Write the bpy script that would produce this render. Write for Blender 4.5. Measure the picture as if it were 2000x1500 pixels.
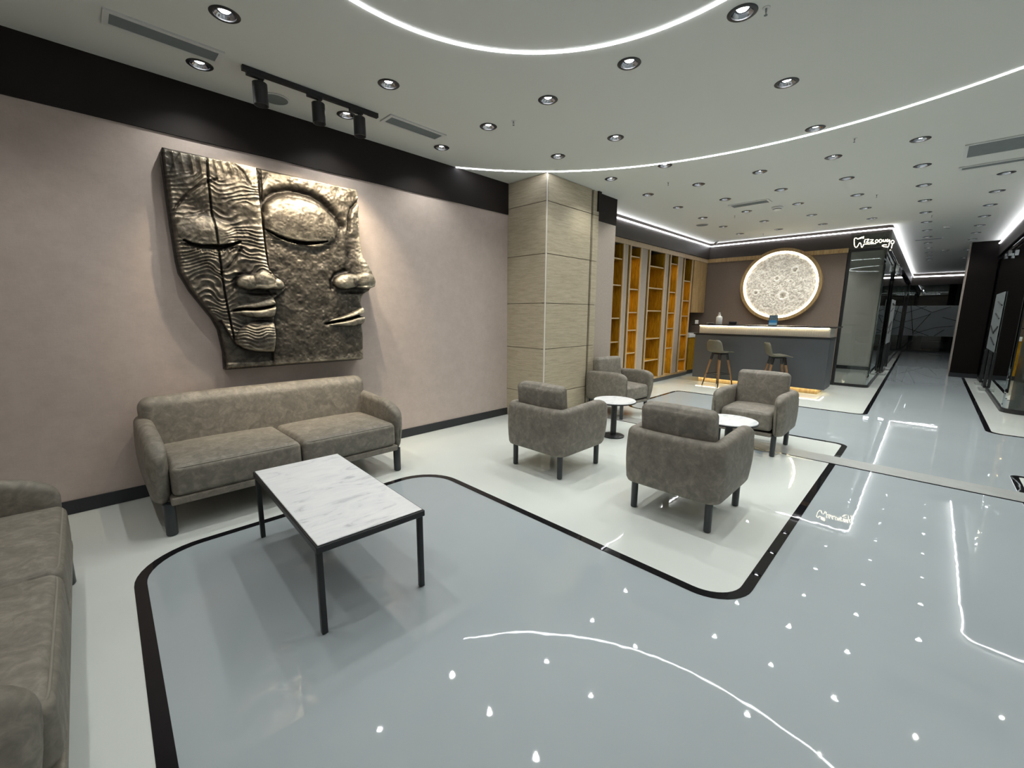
import bpy, bmesh, math, random
import numpy as np
from mathutils import Matrix, Vector
from mathutils.geometry import delaunay_2d_cdt
PI = math.pi
random.seed(7)
rng = np.random.RandomState(5)
sc = bpy.context.scene
for o in list(bpy.data.objects):
    bpy.data.objects.remove(o)
COL = sc.collection

# ------------------------------------------------------------------ camera, world, exposure
CAM_H = 1.5
R = np.array([[0.70233543, -0.7118155, 0.00660555],
              [0.11309467, 0.12074045, 0.98622073],
              [-0.70280477, -0.69191071, 0.16530284]])
U_, _, V_ = np.linalg.svd(R)
R = U_ @ V_
cam = bpy.data.cameras.new('camera')
camo = bpy.data.objects.new('camera', cam)
COL.objects.link(camo)
mw = Matrix.Identity(4)
for i in range(3):
    for j in range(3):
        mw[i][j] = float(R[j][i])
mw[2][3] = CAM_H
camo.matrix_world = mw
cam.sensor_width = 36
cam.lens = 823.77 / 2000 * 36
cam.clip_start = 0.02
cam.clip_end = 100
sc.camera = camo
w = bpy.data.worlds.new('world')
sc.world = w
w.use_nodes = True
w.node_tree.nodes['Background'].inputs[0].default_value = (0.05, 0.055, 0.06, 1)
w.node_tree.nodes['Background'].inputs[1].default_value = 0.3
vs = sc.view_settings
sc.display_settings.display_device = 'sRGB'
vs.view_transform = 'Standard'
vs.look = 'None'
vs.gamma = 1
vs.use_curve_mapping = False
vs.exposure = 0.48
cy = sc.cycles
cy.max_bounces = 7
cy.diffuse_bounces = 3
cy.glossy_bounces = 3
cy.transmission_bounces = 6
cy.transparent_max_bounces = 12
cy.caustics_reflective = False
cy.caustics_refractive = False
cy.sample_clamp_indirect = 6
cy.sample_clamp_direct = 0
cy.use_denoising = True
cy.use_adaptive_sampling = True
cy.adaptive_threshold = 0.1
cy.adaptive_min_samples = 20
cy.blur_glossy = 0.3

P_DOWN = 21.0       # watts of each downlight
P_TRACK = 58.0
E_LED = 12.0        # radiance of the white led strips
E_COVE = 10.5
C = 3.26            # ceiling height

# ------------------------------------------------------------------ helpers
class G:
    def __init__(s):
        s.v = []
        s.f = []
    def add(s, v, f):
        n = len(s.v)
        s.v += [tuple(float(c) for c in p) for p in v]
        s.f += [tuple(n + i for i in q) for q in f]
        return s
    def box(s, x0, x1, y0, y1, z0, z1):
        return s.add([(x0, y0, z0), (x1, y0, z0), (x1, y1, z0), (x0, y1, z0), (x0, y0, z1), (x1, y0, z1), (x1, y1, z1), (x0, y1, z1)],
                     [(0, 3, 2, 1), (4, 5, 6, 7), (0, 1, 5, 4), (1, 2, 6, 5), (2, 3, 7, 6), (3, 0, 4, 7)])
    def lathe(s, prof, n=24, c=(0, 0, 0), caps=True):
        v = []
        f = []
        for r, z in prof:
            for k in range(n):
                a = 2 * PI * k / n
                v.append((c[0] + r * math.cos(a), c[1] + r * math.sin(a), c[2] + z))
        for i in range(len(prof) - 1):
            for k in range(n):
                k2 = (k + 1) % n
                f.append((i * n + k, i * n + k2, (i + 1) * n + k2, (i + 1) * n + k))
        if caps:
            f.append(tuple(range(n))[::-1])
            f.append(tuple((len(prof) - 1) * n + k for k in range(n)))
        return s.add(v, f)
    def cyl(s, x, y, z0, z1, r, n=20, r2=None):
        return s.lathe([(r, z0), (r if r2 is None else r2, z1)], n, (x, y, 0))
    def bar(s, a, b, r, n=12, r2=None):
        return s.tube([a, b], r, n, radii=[r, r if r2 is None else r2])
    def tube(s, pts, r, n=8, closed=False, radii=None):
        P = [Vector(p) for p in pts]
        m = len(P)
        v = []
        f = []
        up = None
        for i, p in enumerate(P):
            if closed:
                t = P[(i + 1) % m] - P[i - 1]
            else:
                t = P[min(i + 1, m - 1)] - P[max(i - 1, 0)]
            t.normalize()
            if up is None:
                up = Vector((0, 0, 1)) if abs(t.z) < .9 else Vector((1, 0, 0))
            a = t.cross(up)
            a.normalize()
            b = a.cross(t)
            b.normalize()
            up = b
            rr = radii[i] if radii else r
            for k in range(n):
                q = 2 * PI * k / n
                v.append(p + a * math.cos(q) * rr + b * math.sin(q) * rr)
        for i in range(m if closed else m - 1):
            j = (i + 1) % m
            for k in range(n):
                k2 = (k + 1) % n
                f.append((i * n + k, i * n + k2, j * n + k2, j * n + k))
        if not closed:
            f.append(tuple(range(n))[::-1])
            f.append(tuple((m - 1) * n + k for k in range(n)))
        return s.add(v, f)
    def ribbon(s, pts, wdt, z0, z1, closed=False):
        """flat strip of width wdt following a 2d path, between z0 and z1"""
        m = len(pts)
        L = []
        for i in range(m):
            p = Vector(pts[i])
            if closed:
                a = Vector(pts[i - 1]); b = Vector(pts[(i + 1) % m])
            else:
                a = Vector(pts[max(i - 1, 0)]); b = Vector(pts[min(i + 1, m - 1)])
            t1 = (p - a); t2 = (b - p)
            if t1.length < 1e-9: t1 = t2.copy()
            if t2.length < 1e-9: t2 = t1.copy()
            t1.normalize(); t2.normalize()
            t = (t1 + t2).normalized()
            nrm = Vector((-t.y, t.x))
            k = 1 / max(.5, t.dot(t1))
            L.append((p + nrm * wdt / 2 * k, p - nrm * wdt / 2 * k))
        v = []
        f = []
        for a, b in L:
            v += [(a.x, a.y, z0), (b.x, b.y, z0), (b.x, b.y, z1), (a.x, a.y, z1)]
        for i in range(m if closed else m - 1):
            j = (i + 1) % m
            for k in range(4):
                k2 = (k + 1) % 4
                f.append((i * 4 + k, i * 4 + k2, j * 4 + k2, j * 4 + k))
        if not closed:
            f.append((3, 2, 1, 0))
            e = (m - 1) * 4
            f.append((e, e + 1, e + 2, e + 3))
        return s.add(v, f)
    def poly(s, pts, z0, z1):
        """extruded polygon, counter-clockwise"""
        n = len(pts)
        v = [(x, y, z0) for x, y in pts] + [(x, y, z1) for x, y in pts]
        f = [tuple(range(n))[::-1], tuple(range(n, 2 * n))] + [(i, (i + 1) % n, n + (i + 1) % n, n + i) for i in range(n)]
        return s.add(v, f)
    def rbox(s, cx, cy, cz, hx, hy, hz, r, k=4, inner=7, puff=(0, 0, 0), mtx=None):
        """rounded, slightly puffed cushion box"""
        def axis(h):
            c = [-h + r * (1 - math.tan(PI / 4 * (1 - i / k))) for i in range(k)]
            m = [-h + r + (2 * h - 2 * r) * i / inner for i in range(inner + 1)]
            return c + m + [-q for q in reversed(c)]
        ax = [axis(hx), axis(hy), axis(hz)]
        H = (hx, hy, hz)
        verts = {}
        V = []
        F = []
        def vid(p):
            key = tuple(round(c, 6) for c in p)
            if key in verts:
                return verts[key]
            q = [max(-H[i] + r, min(H[i] - r, p[i])) for i in range(3)]
            d = [p[i] - q[i] for i in range(3)]
            l = math.sqrt(sum(c * c for c in d)) or 1
            o = [q[i] + d[i] / l * r for i in range(3)]
            for i in range(3):
                j, m = (i + 1) % 3, (i + 2) % 3
                if puff[i]:
                    a = max(0, 1 - (p[j] / H[j]) ** 2) * max(0, 1 - (p[m] / H[m]) ** 2)
                    o[i] += puff[i] * a ** .6 * (p[i] / H[i])
            V.append(o)
            verts[key] = len(V) - 1
            return verts[key]
        for i in range(3):
            j, m = (i + 1) % 3, (i + 2) % 3
            for sg in (-1, 1):
                for a in range(len(ax[j]) - 1):
                    for b in range(len(ax[m]) - 1):
                        q = []
                        for (aa, bb) in ((a, b), (a + 1, b), (a + 1, b + 1), (a, b + 1)):
                            p = [0, 0, 0]
                            p[i] = sg * H[i]
                            p[j] = ax[j][aa]
                            p[m] = ax[m][bb]
                            q.append(vid(p))
                        F.append(tuple(q if sg > 0 else q[::-1]))
        M = mtx or Matrix.Identity(4)
        V = [M @ Vector((p[0], p[1], p[2])) + Vector((cx, cy, cz)) for p in V]
        return s.add(V, F)
    def mesh(s, name, mat=None, smooth=False, angle=None):
        me = bpy.data.meshes.new(name)
        me.from_pydata(s.v, [], s.f)
        if mat:
            me.materials.append(mat)
        me.validate()
        if smooth:
            me.polygons.foreach_set('use_smooth', [True] * len(me.polygons))
            if angle:
                me.set_sharp_from_angle(angle=math.radians(angle))
        me.update()
        return me
    def obj(s, name, mat=None, parent=None, smooth=False, angle=40, loc=None):
        o = bpy.data.objects.new(name, s.mesh(name, mat, smooth, angle))
        COL.objects.link(o)
        if parent:
            o.parent = parent
        if loc:
            o.location = loc
        return o

def bevel(o, wdt, seg=2):
    bm = bmesh.new()
    bm.from_mesh(o.data)
    bmesh.ops.remove_doubles(bm, verts=bm.verts, dist=1e-5)
    ed = [e for e in bm.edges if len(e.link_faces) == 2 and e.calc_face_angle(0) > .6]
    bmesh.ops.bevel(bm, geom=ed, offset=wdt, segments=seg, affect='EDGES', profile=.5)
    bm.to_mesh(o.data)
    bm.free()
    o.data.polygons.foreach_set('use_smooth', [True] * len(o.data.polygons))
    o.data.set_sharp_from_angle(angle=math.radians(35))
    return o

def tag(o, label, cat, group=None, kind=None):
    o['label'] = label
    o['category'] = cat
    if group:
        o['group'] = group
    if kind:
        o['kind'] = kind
    return o

def thing(name, label, cat, loc=(0, 0, 0), rz=0, group=None):
    o = bpy.data.objects.new(name, None)
    o.empty_display_size = .1
    COL.objects.link(o)
    o.location = loc
    o.rotation_euler = (0, 0, rz)
    return tag(o, label, cat, group)

def dup(root, loc, rz, label=None, group=None):
    r = root.copy()
    COL.objects.link(r)
    r.location = loc
    r.rotation_euler = (0, 0, rz)
    if label:
        r['label'] = label
    if group:
        r['group'] = group
    def kids(a, b):
        for ch in list(a.children):
            c = ch.copy()
            COL.objects.link(c)
            c.parent = b
            kids(ch, c)
    kids(root, r)
    return r

def struct(o, label=None):
    o['kind'] = 'structure'
    if label:
        o['label'] = label
    return o

def rounded(path, radii, n=8):
    """2d path with rounded corners (radii for inner points)"""
    out = [tuple(path[0])]
    for i in range(1, len(path) - 1):
        p = Vector(path[i]); a = Vector(path[i - 1]) - p; b = Vector(path[i + 1]) - p
        r = radii[i - 1]
        if r <= 0:
            out.append(tuple(p)); continue
        a.normalize(); b.normalize()
        ang = a.angle(b)
        d = r / math.tan(ang / 2)
        c = p + (a + b).normalized() * (r / math.sin(ang / 2))
        s = p + a * d - c; e = p + b * d - c
        a0 = math.atan2(s.y, s.x); a1 = math.atan2(e.y, e.x)
        da = (a1 - a0 + PI) % (2 * PI) - PI
        for k in range(n + 1):
            q = a0 + da * k / n
            out.append((c.x + r * math.cos(q), c.y + r * math.sin(q)))
    out.append(tuple(path[-1]))
    return out

# ------------------------------------------------------------------ materials
def newmat(name):
    m = bpy.data.materials.new(name)
    m.use_nodes = True
    nt = m.node_tree
    return m, nt, nt.nodes['Principled BSDF']

def noise(nt, scale, detail=3, rough=.55, stretch=None, dist=0, co='Object'):
    tc = nt.nodes.new('ShaderNodeTexCoord')
    n = nt.nodes.new('ShaderNodeTexNoise')
    n.inputs['Scale'].default_value = scale
    n.inputs['Detail'].default_value = detail
    n.inputs['Roughness'].default_value = rough
    n.inputs['Distortion'].default_value = dist
    if stretch:
        mp = nt.nodes.new('ShaderNodeMapping')
        mp.inputs['Scale'].default_value = stretch
        nt.links.new(tc.outputs[co], mp.inputs[0])
        nt.links.new(mp.outputs[0], n.inputs['Vector'])
    else:
        nt.links.new(tc.outputs[co], n.inputs['Vector'])
    return n

def ramp(nt, src, stops):
    r = nt.nodes.new('ShaderNodeValToRGB')
    e = r.color_ramp.elements
    while len(e) < len(stops):
        e.new(.5)
    for k, (p, c) in enumerate(stops):
        e[k].position = p
        e[k].color = (*c, 1)
    nt.links.new(src, r.inputs[0])
    return r

def bump(nt, b, src, strength=.3, dist=.002):
    bp = nt.nodes.new('ShaderNodeBump')
    bp.inputs['Strength'].default_value = strength
    bp.inputs['Distance'].default_value = dist
    nt.links.new(src, bp.inputs['Height'])
    nt.links.new(bp.outputs[0], b.inputs['Normal'])
    return bp

def plain(name, col, rough=.5, metal=0, var=.06, scale=9, spec=None, bmp=0, bscale=60, coat=0):
    m, nt, b = newmat(name)
    n = noise(nt, scale, 4)
    lo = tuple(c * (1 - var) for c in col)
    hi = tuple(min(1, c * (1 + var)) for c in col)
    r = ramp(nt, n.outputs['Fac'], [(.3, lo), (.7, hi)])
    nt.links.new(r.outputs[0], b.inputs['Base Color'])
    b.inputs['Roughness'].default_value = rough
    b.inputs['Metallic'].default_value = metal
    if spec is not None:
        b.inputs['Specular IOR Level'].default_value = spec
    if coat:
        b.inputs['Coat Weight'].default_value = coat
        b.inputs['Coat Roughness'].default_value = .05
    if bmp:
        bump(nt, b, noise(nt, bscale, 3).outputs['Fac'], bmp)
    return m

def emis(name, col, strength, base=(.8, .8, .8)):
    m, nt, b = newmat(name)
    b.inputs['Base Color'].default_value = (*base, 1)
    b.inputs['Emission Color'].default_value = (*col, 1)
    b.inputs['Emission Strength'].default_value = strength
    return m

def epoxy(name, col, var=.03, rough=.018, spec=.62):
    m, nt, b = newmat(name)
    n = noise(nt, .8, 4)
    r = ramp(nt, n.outputs['Fac'], [(.35, tuple(c * (1 - var) for c in col)), (.65, tuple(c * (1 + var) for c in col))])
    nt.links.new(r.outputs[0], b.inputs['Base Color'])
    b.inputs['Roughness'].default_value = rough
    b.inputs['Specular IOR Level'].default_value = spec
    n1 = noise(nt, 5.0, 2, .5)
    bump(nt, b, n1.outputs['Fac'], .11, .004)
    return m

M = {}
M['floor_grey'] = epoxy('floor_grey', (.370, .418, .440))
M['floor_white'] = epoxy('floor_white', (.66, .70, .67))
M['floor_black'] = epoxy('floor_black', (.008, .008, .010), spec=.28)
M['joint_metal'] = plain('joint_metal', (.42, .44, .43), .35, .3)
M['ceiling'] = plain('ceiling_paint', (.68, .69, .655), .9, var=.01, scale=.6, spec=.15)
M['dark_band'] = plain('dark_brown_panel', (.012, .0085, .0075), .6, var=.15, scale=3, spec=.25, bmp=.15, bscale=120)
M['fascia'] = plain('dark_taupe_fascia', (.026, .020, .016), .5, var=.12, scale=4)
M['base'] = plain('black_baseboard', (.018, .021, .025), .4)
M['black'] = plain('black_powder_coat', (.010, .011, .013), .38, bmp=.05)
M['leg'] = plain('dark_grey_leg', (.028, .034, .038), .33, bmp=.03)
M['led'] = emis('white_led', (.93, .95, 1.0), E_LED)
M['cove'] = emis('cove_led', (.95, .95, 1.0), E_COVE)
M['chrome'] = plain('dark_chrome', (.45, .46, .5), .12, 1.0, var=.02)
M['lens'] = emis('downlight_lens', (.95, .97, 1.0), 22)
M['white_plastic'] = plain('white_plastic', (.62, .63, .62), .4, var=.02)
M['vent_grey'] = plain('vent_grey', (.16, .18, .185), .6)
M['vent_dark'] = plain('vent_dark', (.03, .035, .035), .7)
M['bar_front'] = plain('slate_blue_laminate', (.058, .064, .072), .42, var=.08, scale=2)
M['bar_top'] = plain('black_stone_top', (.012, .011, .012), .2)
M['bar_white'] = plain('white_fluted_panel', (.66, .62, .56), .45, var=.02)
M['wall_dark'] = plain('dark_column_laminate', (.006, .004, .0035), .5, var=.2, scale=2, spec=.12)
M['room_wall'] = plain('pale_room_wall', (.55, .55, .50), .8, var=.03, scale=1)
M['stool_shell'] = plain('olive_grey_shell', (.115, .112, .085), .45, var=.08)
M['warm_led'] = emis('warm_led', (1.0, .72, .33), 16)
M['gold_led'] = emis('gold_led', (1.0, .86, .55), 12)
M['neon'] = emis('neon_tube', (1.0, .88, .62), 6)

def wallpaper():
    m, nt, b = newmat('linen_wallpaper')
    n = noise(nt, 9.0, 7, .7)
    n2 = noise(nt, 26, 4, .7, stretch=(1, 1, 6))
    n3 = noise(nt, 26, 4, .7, stretch=(6, 6, 1))
    mx = nt.nodes.new('ShaderNodeMath'); mx.operation = 'ADD'
    nt.links.new(n2.outputs['Fac'], mx.inputs[0]); nt.links.new(n3.outputs['Fac'], mx.inputs[1])
    m2 = nt.nodes.new('ShaderNodeMath'); m2.operation = 'MULTIPLY_ADD'
    nt.links.new(mx.outputs[0], m2.inputs[0]); m2.inputs[1].default_value = .36
    nt.links.new(n.outputs['Fac'], m2.inputs[2])
    r = ramp(nt, m2.outputs[0], [(.62, (.44, .37, .332)), (.86, (.475, .402, .362)), (1.0, (.50, .425, .385))])
    nt.links.new(r.outputs[0], b.inputs['Base Color'])
    b.inputs['Roughness'].default_value = .85
    b.inputs['Specular IOR Level'].default_value = .25
    bump(nt, b, mx.outputs[0], .35, .001)
    return m
M['wallpaper'] = wallpaper()

def leather(name, base):
    m, nt, b = newmat(name)
    n = noise(nt, 13, 6, .62, dist=.9)
    n2 = noise(nt, 45, 4, .6, dist=.5)
    ad = nt.nodes.new('ShaderNodeMath'); ad.operation = 'MULTIPLY_ADD'
    nt.links.new(n2.outputs['Fac'], ad.inputs[0]); ad.inputs[1].default_value = .35
    nt.links.new(n.outputs['Fac'], ad.inputs[2])
    lo = tuple(c * .76 for c in base); hi = tuple(c * 1.36 for c in base)
    r = ramp(nt, ad.outputs[0], [(.5, lo), (.68, base), (.86, hi)])
    nt.links.new(r.outputs[0], b.inputs['Base Color'])
    b.inputs['Roughness'].default_value = .55
    b.inputs['Specular IOR Level'].default_value = .38
    bump(nt, b, n2.outputs['Fac'], .18, .002)
    return m
M['leather'] = leather('mottled_taupe_leather', (.205, .186, .155))
M['leather_dark'] = leather('mottled_brown_grey_leather', (.190, .172, .144))
M['piping'] = plain('seam_piping', (.235, .215, .18), .6)

def marble():
    m, nt, b = newmat('white_marble')
    n = noise(nt, 3.2, 8, .62, stretch=(1.2, 3.2, 1), dist=1.6)
    r = ramp(nt, n.outputs['Fac'], [(.30, (.50, .52, .55)), (.43, (.74, .76, .78)), (.62, (.80, .81, .82))])
    nt.links.new(r.outputs[0], b.inputs['Base Color'])
    b.inputs['Roughness'].default_value = .28
    return m
M['marble'] = marble()

def stone():
    m, nt, b = newmat('cream_travertine')
    n = noise(nt, 5, 6, .65, stretch=(1, 1, 14), dist=.3)
    n2 = noise(nt, 22, 5, .7, stretch=(1, 1, 9))
    ad = nt.nodes.new('ShaderNodeMath'); ad.operation = 'MULTIPLY_ADD'
    nt.links.new(n2.outputs['Fac'], ad.inputs[0]); ad.inputs[1].default_value = .4
    nt.links.new(n.outputs['Fac'], ad.inputs[2])
    r = ramp(nt, ad.outputs[0], [(.5, (.325, .275, .19)), (.7, (.42, .365, .262)), (.9, (.49, .435, .325))])
    nt.links.new(r.outputs[0], b.inputs['Base Color'])
    b.inputs['Roughness'].default_value = .5
    return m
M['stone'] = stone()
M['stone_joint'] = plain('stone_joint', (.08, .07, .055), .8)

def wood(name, lo, hi, sc_=(9, 9, 1.0), rough=.45):
    m, nt, b = newmat(name)
    n = noise(nt, 3.0, 5, .6, stretch=sc_, dist=1.5)
    r = ramp(nt, n.outputs['Fac'], [(.35, lo), (.65, hi)])
    nt.links.new(r.outputs[0], b.inputs['Base Color'])
    b.inputs['Roughness'].default_value = rough
    return m
M['oak'] = wood('oak_veneer', (.30, .19, .075), (.48, .335, .16))
M['oak_light'] = wood('pale_oak_edge', (.42, .31, .19), (.52, .41, .27))
M['oak_amber'] = wood('amber_oak_back', (.21, .105, .004), (.40, .215, .010), rough=.7)
M['oak_amber'].node_tree.nodes['Principled BSDF'].inputs['Specular IOR Level'].default_value = .08
M['oak_leg'] = wood('brown_wood_leg', (.16, .085, .035), (.24, .135, .06))
M['taupe_wall'] = plain('taupe_wall', (.19, .148, .118), .8, var=.06, scale=30)
M['pilaster'] = plain('greige_pilaster', (.37, .32, .275), .8, var=.06, scale=30)

def bronze():
    m, nt, b = newmat('aged_bronze')
    at = nt.nodes.new('ShaderNodeAttribute'); at.attribute_name = 'raised_tone'
    n = noise(nt, 14, 6, .65, dist=.6)
    ad = nt.nodes.new('ShaderNodeMath'); ad.operation = 'MULTIPLY_ADD'
    nt.links.new(n.outputs['Fac'], ad.inputs[0]); ad.inputs[1].default_value = .75
    nt.links.new(at.outputs['Fac'], ad.inputs[2])
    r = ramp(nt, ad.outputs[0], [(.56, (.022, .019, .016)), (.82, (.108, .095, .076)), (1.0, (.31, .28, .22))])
    nt.links.new(r.outputs[0], b.inputs['Base Color'])
    b.inputs['Metallic'].default_value = .55
    b.inputs['Roughness'].default_value = .42
    n2 = noise(nt, 38, 6, .7, dist=.7)
    bump(nt, b, n2.outputs['Fac'], .55, .006)
    return m
M['bronze'] = bronze()

def glass(name, tint=(.93, .95, .94), rough=0.0, alpha_mix=.9):
    m, nt, b = newmat(name)
    nt.nodes.remove(b)
    out = nt.nodes['Material Output']
    g = nt.nodes.new('ShaderNodeBsdfGlossy'); g.inputs['Roughness'].default_value = rough
    g.inputs['Color'].default_value = (.9, .95, .93, 1)
    t = nt.nodes.new('ShaderNodeBsdfTransparent'); t.inputs['Color'].default_value = (*tint, 1)
    f = nt.nodes.new('ShaderNodeFresnel'); f.inputs['IOR'].default_value = 1.55
    mx = nt.nodes.new('ShaderNodeMixShader')
    nt.links.new(f.outputs[0], mx.inputs[0]); nt.links.new(t.outputs[0], mx.inputs[1]); nt.links.new(g.outputs[0], mx.inputs[2])
    nt.links.new(mx.outputs[0], out.inputs[0])
    return m
M['glass'] = glass('clear_glass')
M['glass_dark'] = glass('smoked_glass', (.42, .46, .46))
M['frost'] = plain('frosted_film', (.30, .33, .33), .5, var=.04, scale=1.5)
M['frost_far'] = plain('far_frosted_film', (.55, .60, .60), .5, var=.04, scale=1.5)  # lighter copy of the film, far-end brightness put into the colour
M['frost_dark'] = plain('dim_frosted_film', (.22, .25, .25), .5, var=.06, scale=1.5)  # darker copy of the film, dimness put into the colour
M['dark_room'] = plain('dark_room_surface', (.02, .023, .025), .7)

# ------------------------------------------------------------------ the setting
XB, XE, YL, YR = -1.15, 25.2, 4.40, -4.0
floor = struct(G().box(XB - .1, XE + 4, YR - .1, YL + .5, -.12, 0).obj('floor', M['floor_grey']), 'glossy blue grey resin floor with white islands and black lines')

BORDER1 = rounded([(.030, YR), (.036, 1.6), (.080, 3.27), (2.225, 3.27), (2.215, .555), (6.16, .555), (6.16, 3.46), (8.21, 3.46), (8.27, .57), (XE - .1, .79)],
                  [0, .34, .34, .22, .10, .25, .14, .13], 10)
island = BORDER1 + [(XE - .1, YL + .45), (XB, YL + .45), (XB, YR)]
G().poly(island[::-1], -.002, .0015).obj('white_inlay', M['floor_white'], floor)
G().ribbon(BORDER1, .055, -.001, .0028).obj('black_border', M['floor_black'], floor)
B3 = rounded([(15.2, -.70), (8.17, -.70), (8.17, YR)], [.15], 8)
G().poly((B3 + [(15.2, YR)]), -.002, .0015).obj('white_inlay', M['floor_white'], floor)
G().ribbon(B3, .055, -.001, .0028).obj('black_border', M['floor_black'], floor)
B4 = rounded([(2.2, YR), (2.2, -.73), (6.10, -.73), (6.10, YR)], [.15, .05], 8)
G().poly(B4[::-1], -.002, .0015).obj('white_inlay', M['floor_white'], floor)
G().ribbon(B4, .055, -.001, .0028).obj('black_border', M['floor_black'], floor)
G().box(5.255, 5.535, YR, 3.66, -.001, .006).obj('expansion_joint_cover', M['joint_metal'], floor)
G().box(5.242, 5.255, YR, 3.66, -.001, .0045).obj('joint_seal', M['floor_black'], floor)

# the grid of downlights, measured on the ceiling
GX = [.82, 1.905, 2.955, 4.02, 5.14, 6.17, 7.22, 8.29, 9.37, 10.43, 11.50, 12.58, 13.63, 14.75, 15.78, 16.9, 18.0, 19.13]
ROWS = [
    ('nearest the left wall', 4.00, [0, 1, 2]),
    ('second from left wall', 3.25, [0, 1, 2, 3, 4, 5, 6, 7, 8, 9]),
    ('third from left wall', 2.51, [2, 3, 4, 5, 6, 7, 8, 9]),
    ('fourth from left wall', 1.76, [2, 5, 6, 7, 8, 9]),
    ('fifth from left wall', 1.02, [2, 3, 4, 5, 6, 7, 8, 9]),
    ('along corridor left side', .31, [5, 6, 7, 8, 9, 10, 11, 12, 13, 14, 15, 16, 17]),
    ('along corridor right side', -.43, [7, 8, 9, 10, 11, 12, 13, 15, 17]),
]
DL = [(GX[i], y) for _, y, ids in ROWS for i in ids]

def ceiling_mesh():
    x0, x1, y0, y1 = XB - .1, XE + 4, YR - .1, YL + .5
    V = [Vector((x0, y0)), Vector((x1, y0)), Vector((x1, y1)), Vector((x0, y1))]
    E = [(0, 1), (1, 2), (2, 3), (3, 0)]
    n = 20
    for (x, y) in DL:
        b = len(V)
        for k in range(n):
            a = 2 * PI * k / n
            V.append(Vector((x + .066 * math.cos(a), y + .066 * math.sin(a))))
            E.append((b + k, b + (k + 1) % n))
    vo, eo, fo, *_ = delaunay_2d_cdt(V, E, [], 0, 1e-6)
    D = np.array(DL)
    F = []
    for t in fo:
        c = sum((vo[i] for i in t), Vector((0, 0))) / len(t)
        if np.min(np.hypot(D[:, 0] - c.x, D[:, 1] - c.y)) > .0645:
            F.append(tuple(t)[::-1])
    g = G()
    g.v = [(p.x, p.y, C) for p in vo]
    g.f = F
    return g
cl = struct(ceiling_mesh().obj('ceiling', M['ceiling']), 'flat off-white ceiling with recessed lights')
G().box(XB - .1, XE + 4, YR - .1, YL + .5, C + .16, C + .2).obj('ceiling_slab', M['ceiling'], cl)

wl = struct(G().box(XB, 4.36, YL, YL + .1, 0, C).obj('wall_left', M['wallpaper']), 'pinkish taupe linen wallpaper wall behind the sofa')
struct(G().box(XB - .1, XB, YR, YL + .1, 0, C).obj('wall_back', M['wallpaper']))
struct(G().box(XB, XE, YR - .1, YR, 0, C).obj('wall_right', M['room_wall']))
struct(G().box(XB, 4.36, YL - .016, YL, 2.855, C).obj('trim_1', M['dark_band']), 'very dark brown band above the wallpaper')
struct(G().box(XB, 4.36, YL - .013, YL, 0.004, .105).obj('baseboard_left', M['base']))

# stone-clad pier
pier = struct(G().box(4.375, 6.10, 3.76, YL + .4, 0, C).obj('wall_pier', M['pilaster']), 'projecting pier clad in cream stone panels')
JZ = [0.004, .40, 1.023, 1.637, 2.275, 2.925, C]
gap = .004
for a, b in zip(JZ[:-1], JZ[1:]):
    G().box(4.36, 4.375, 3.705, YL, a + gap, b - gap).obj('stone_panel', M['stone'], pier)
    bevel(G().box(4.385, 5.355, 3.69, 3.72, a + gap, b - gap).obj('stone_panel', M['stone'], pier), .002, 1)
    G().box(5.41, 5.55, 3.692, 3.75, a + gap, b - gap).obj('stone_panel', M['stone'], pier)
G().box(4.364, 4.384, 3.694, 3.704, 0, C).obj('corner_bead', M['bar_white'], pier)
G().box(4.376, 5.56, 3.722, 3.76, 0, C).obj('joint_backing', M['stone_joint'], pier)
G().box(5.575, 6.10, 3.735, 3.76, 0, 2.87).obj('wallpaper_panel', M['pilaster'], pier)
G().box(5.575, 6.10, 3.725, 3.76, 2.872, C).obj('dark_header', M['dark_band'], pier)
G().box(5.50, 5.575, 3.67, 3.76, 2.98, C).obj('dark_header', M['dark_band'], pier)
G().box(5.575, 6.10, 3.725, 3.735, .004, .105).obj('pier_skirting', M['base'], pier)

# alcove behind the bar
YS = 4.25
struct(G().box(6.10, 11.5, 4.64, 4.74, 0, C).obj('wall_alcove', M['taupe_wall']))
struct(G().box(6.10, 11.4, 4.22, 4.62, 2.885, C).obj('trim_2', M['fascia']), 'dark fascia above the lit shelves')
wb = struct(G().box(11.4, 11.5, 1.42, 4.64, 0, C).obj('wall_far', M['taupe_wall']), 'taupe wall behind the bar')
struct(G().box(11.375, 11.4, 1.40, 4.22, 2.885, C).obj('trim_3', M['fascia']), 'dark fascia above the moon lamp wall')
struct(G().box(11.372, 11.4, 1.42, 4.28, 2.79, 2.882).obj('trim_4', M['oak']), 'oak rail under the dark fascia')
struct(G().box(11.388, 11.4, 1.42, 4.28, 0.004, .10).obj('baseboard_far', M['base']))

# corridor fascias
B = rounded([(11.375, 1.40), (11.375, .80), (XE - .2, .86)], [.07], 6)
struct(G().ribbon(B, .05, 2.86, C).obj('trim_5', M['fascia']), 'dark fascia over the glass rooms on the corridor left')
struct(G().box(XE - .2, XE - .1, -.85, .9, 2.79, C).obj('trim_6', M['fascia']), 'dark fascia at the end of the corridor')
B2 = rounded([(15.3, -.93), (8.66, -.93), (8.66, YR)], [.22], 8)
struct(G().ribbon(B2, .05, 2.90, C).obj('trim_7', M['fascia']), 'dark fascia over the glass rooms on the corridor right')
struct(G().poly((B2 + [(15.3, YR)]), 2.90, 2.94).obj('trim_8', M['dark_band']), 'dark soffit over the right glass room')

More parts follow.
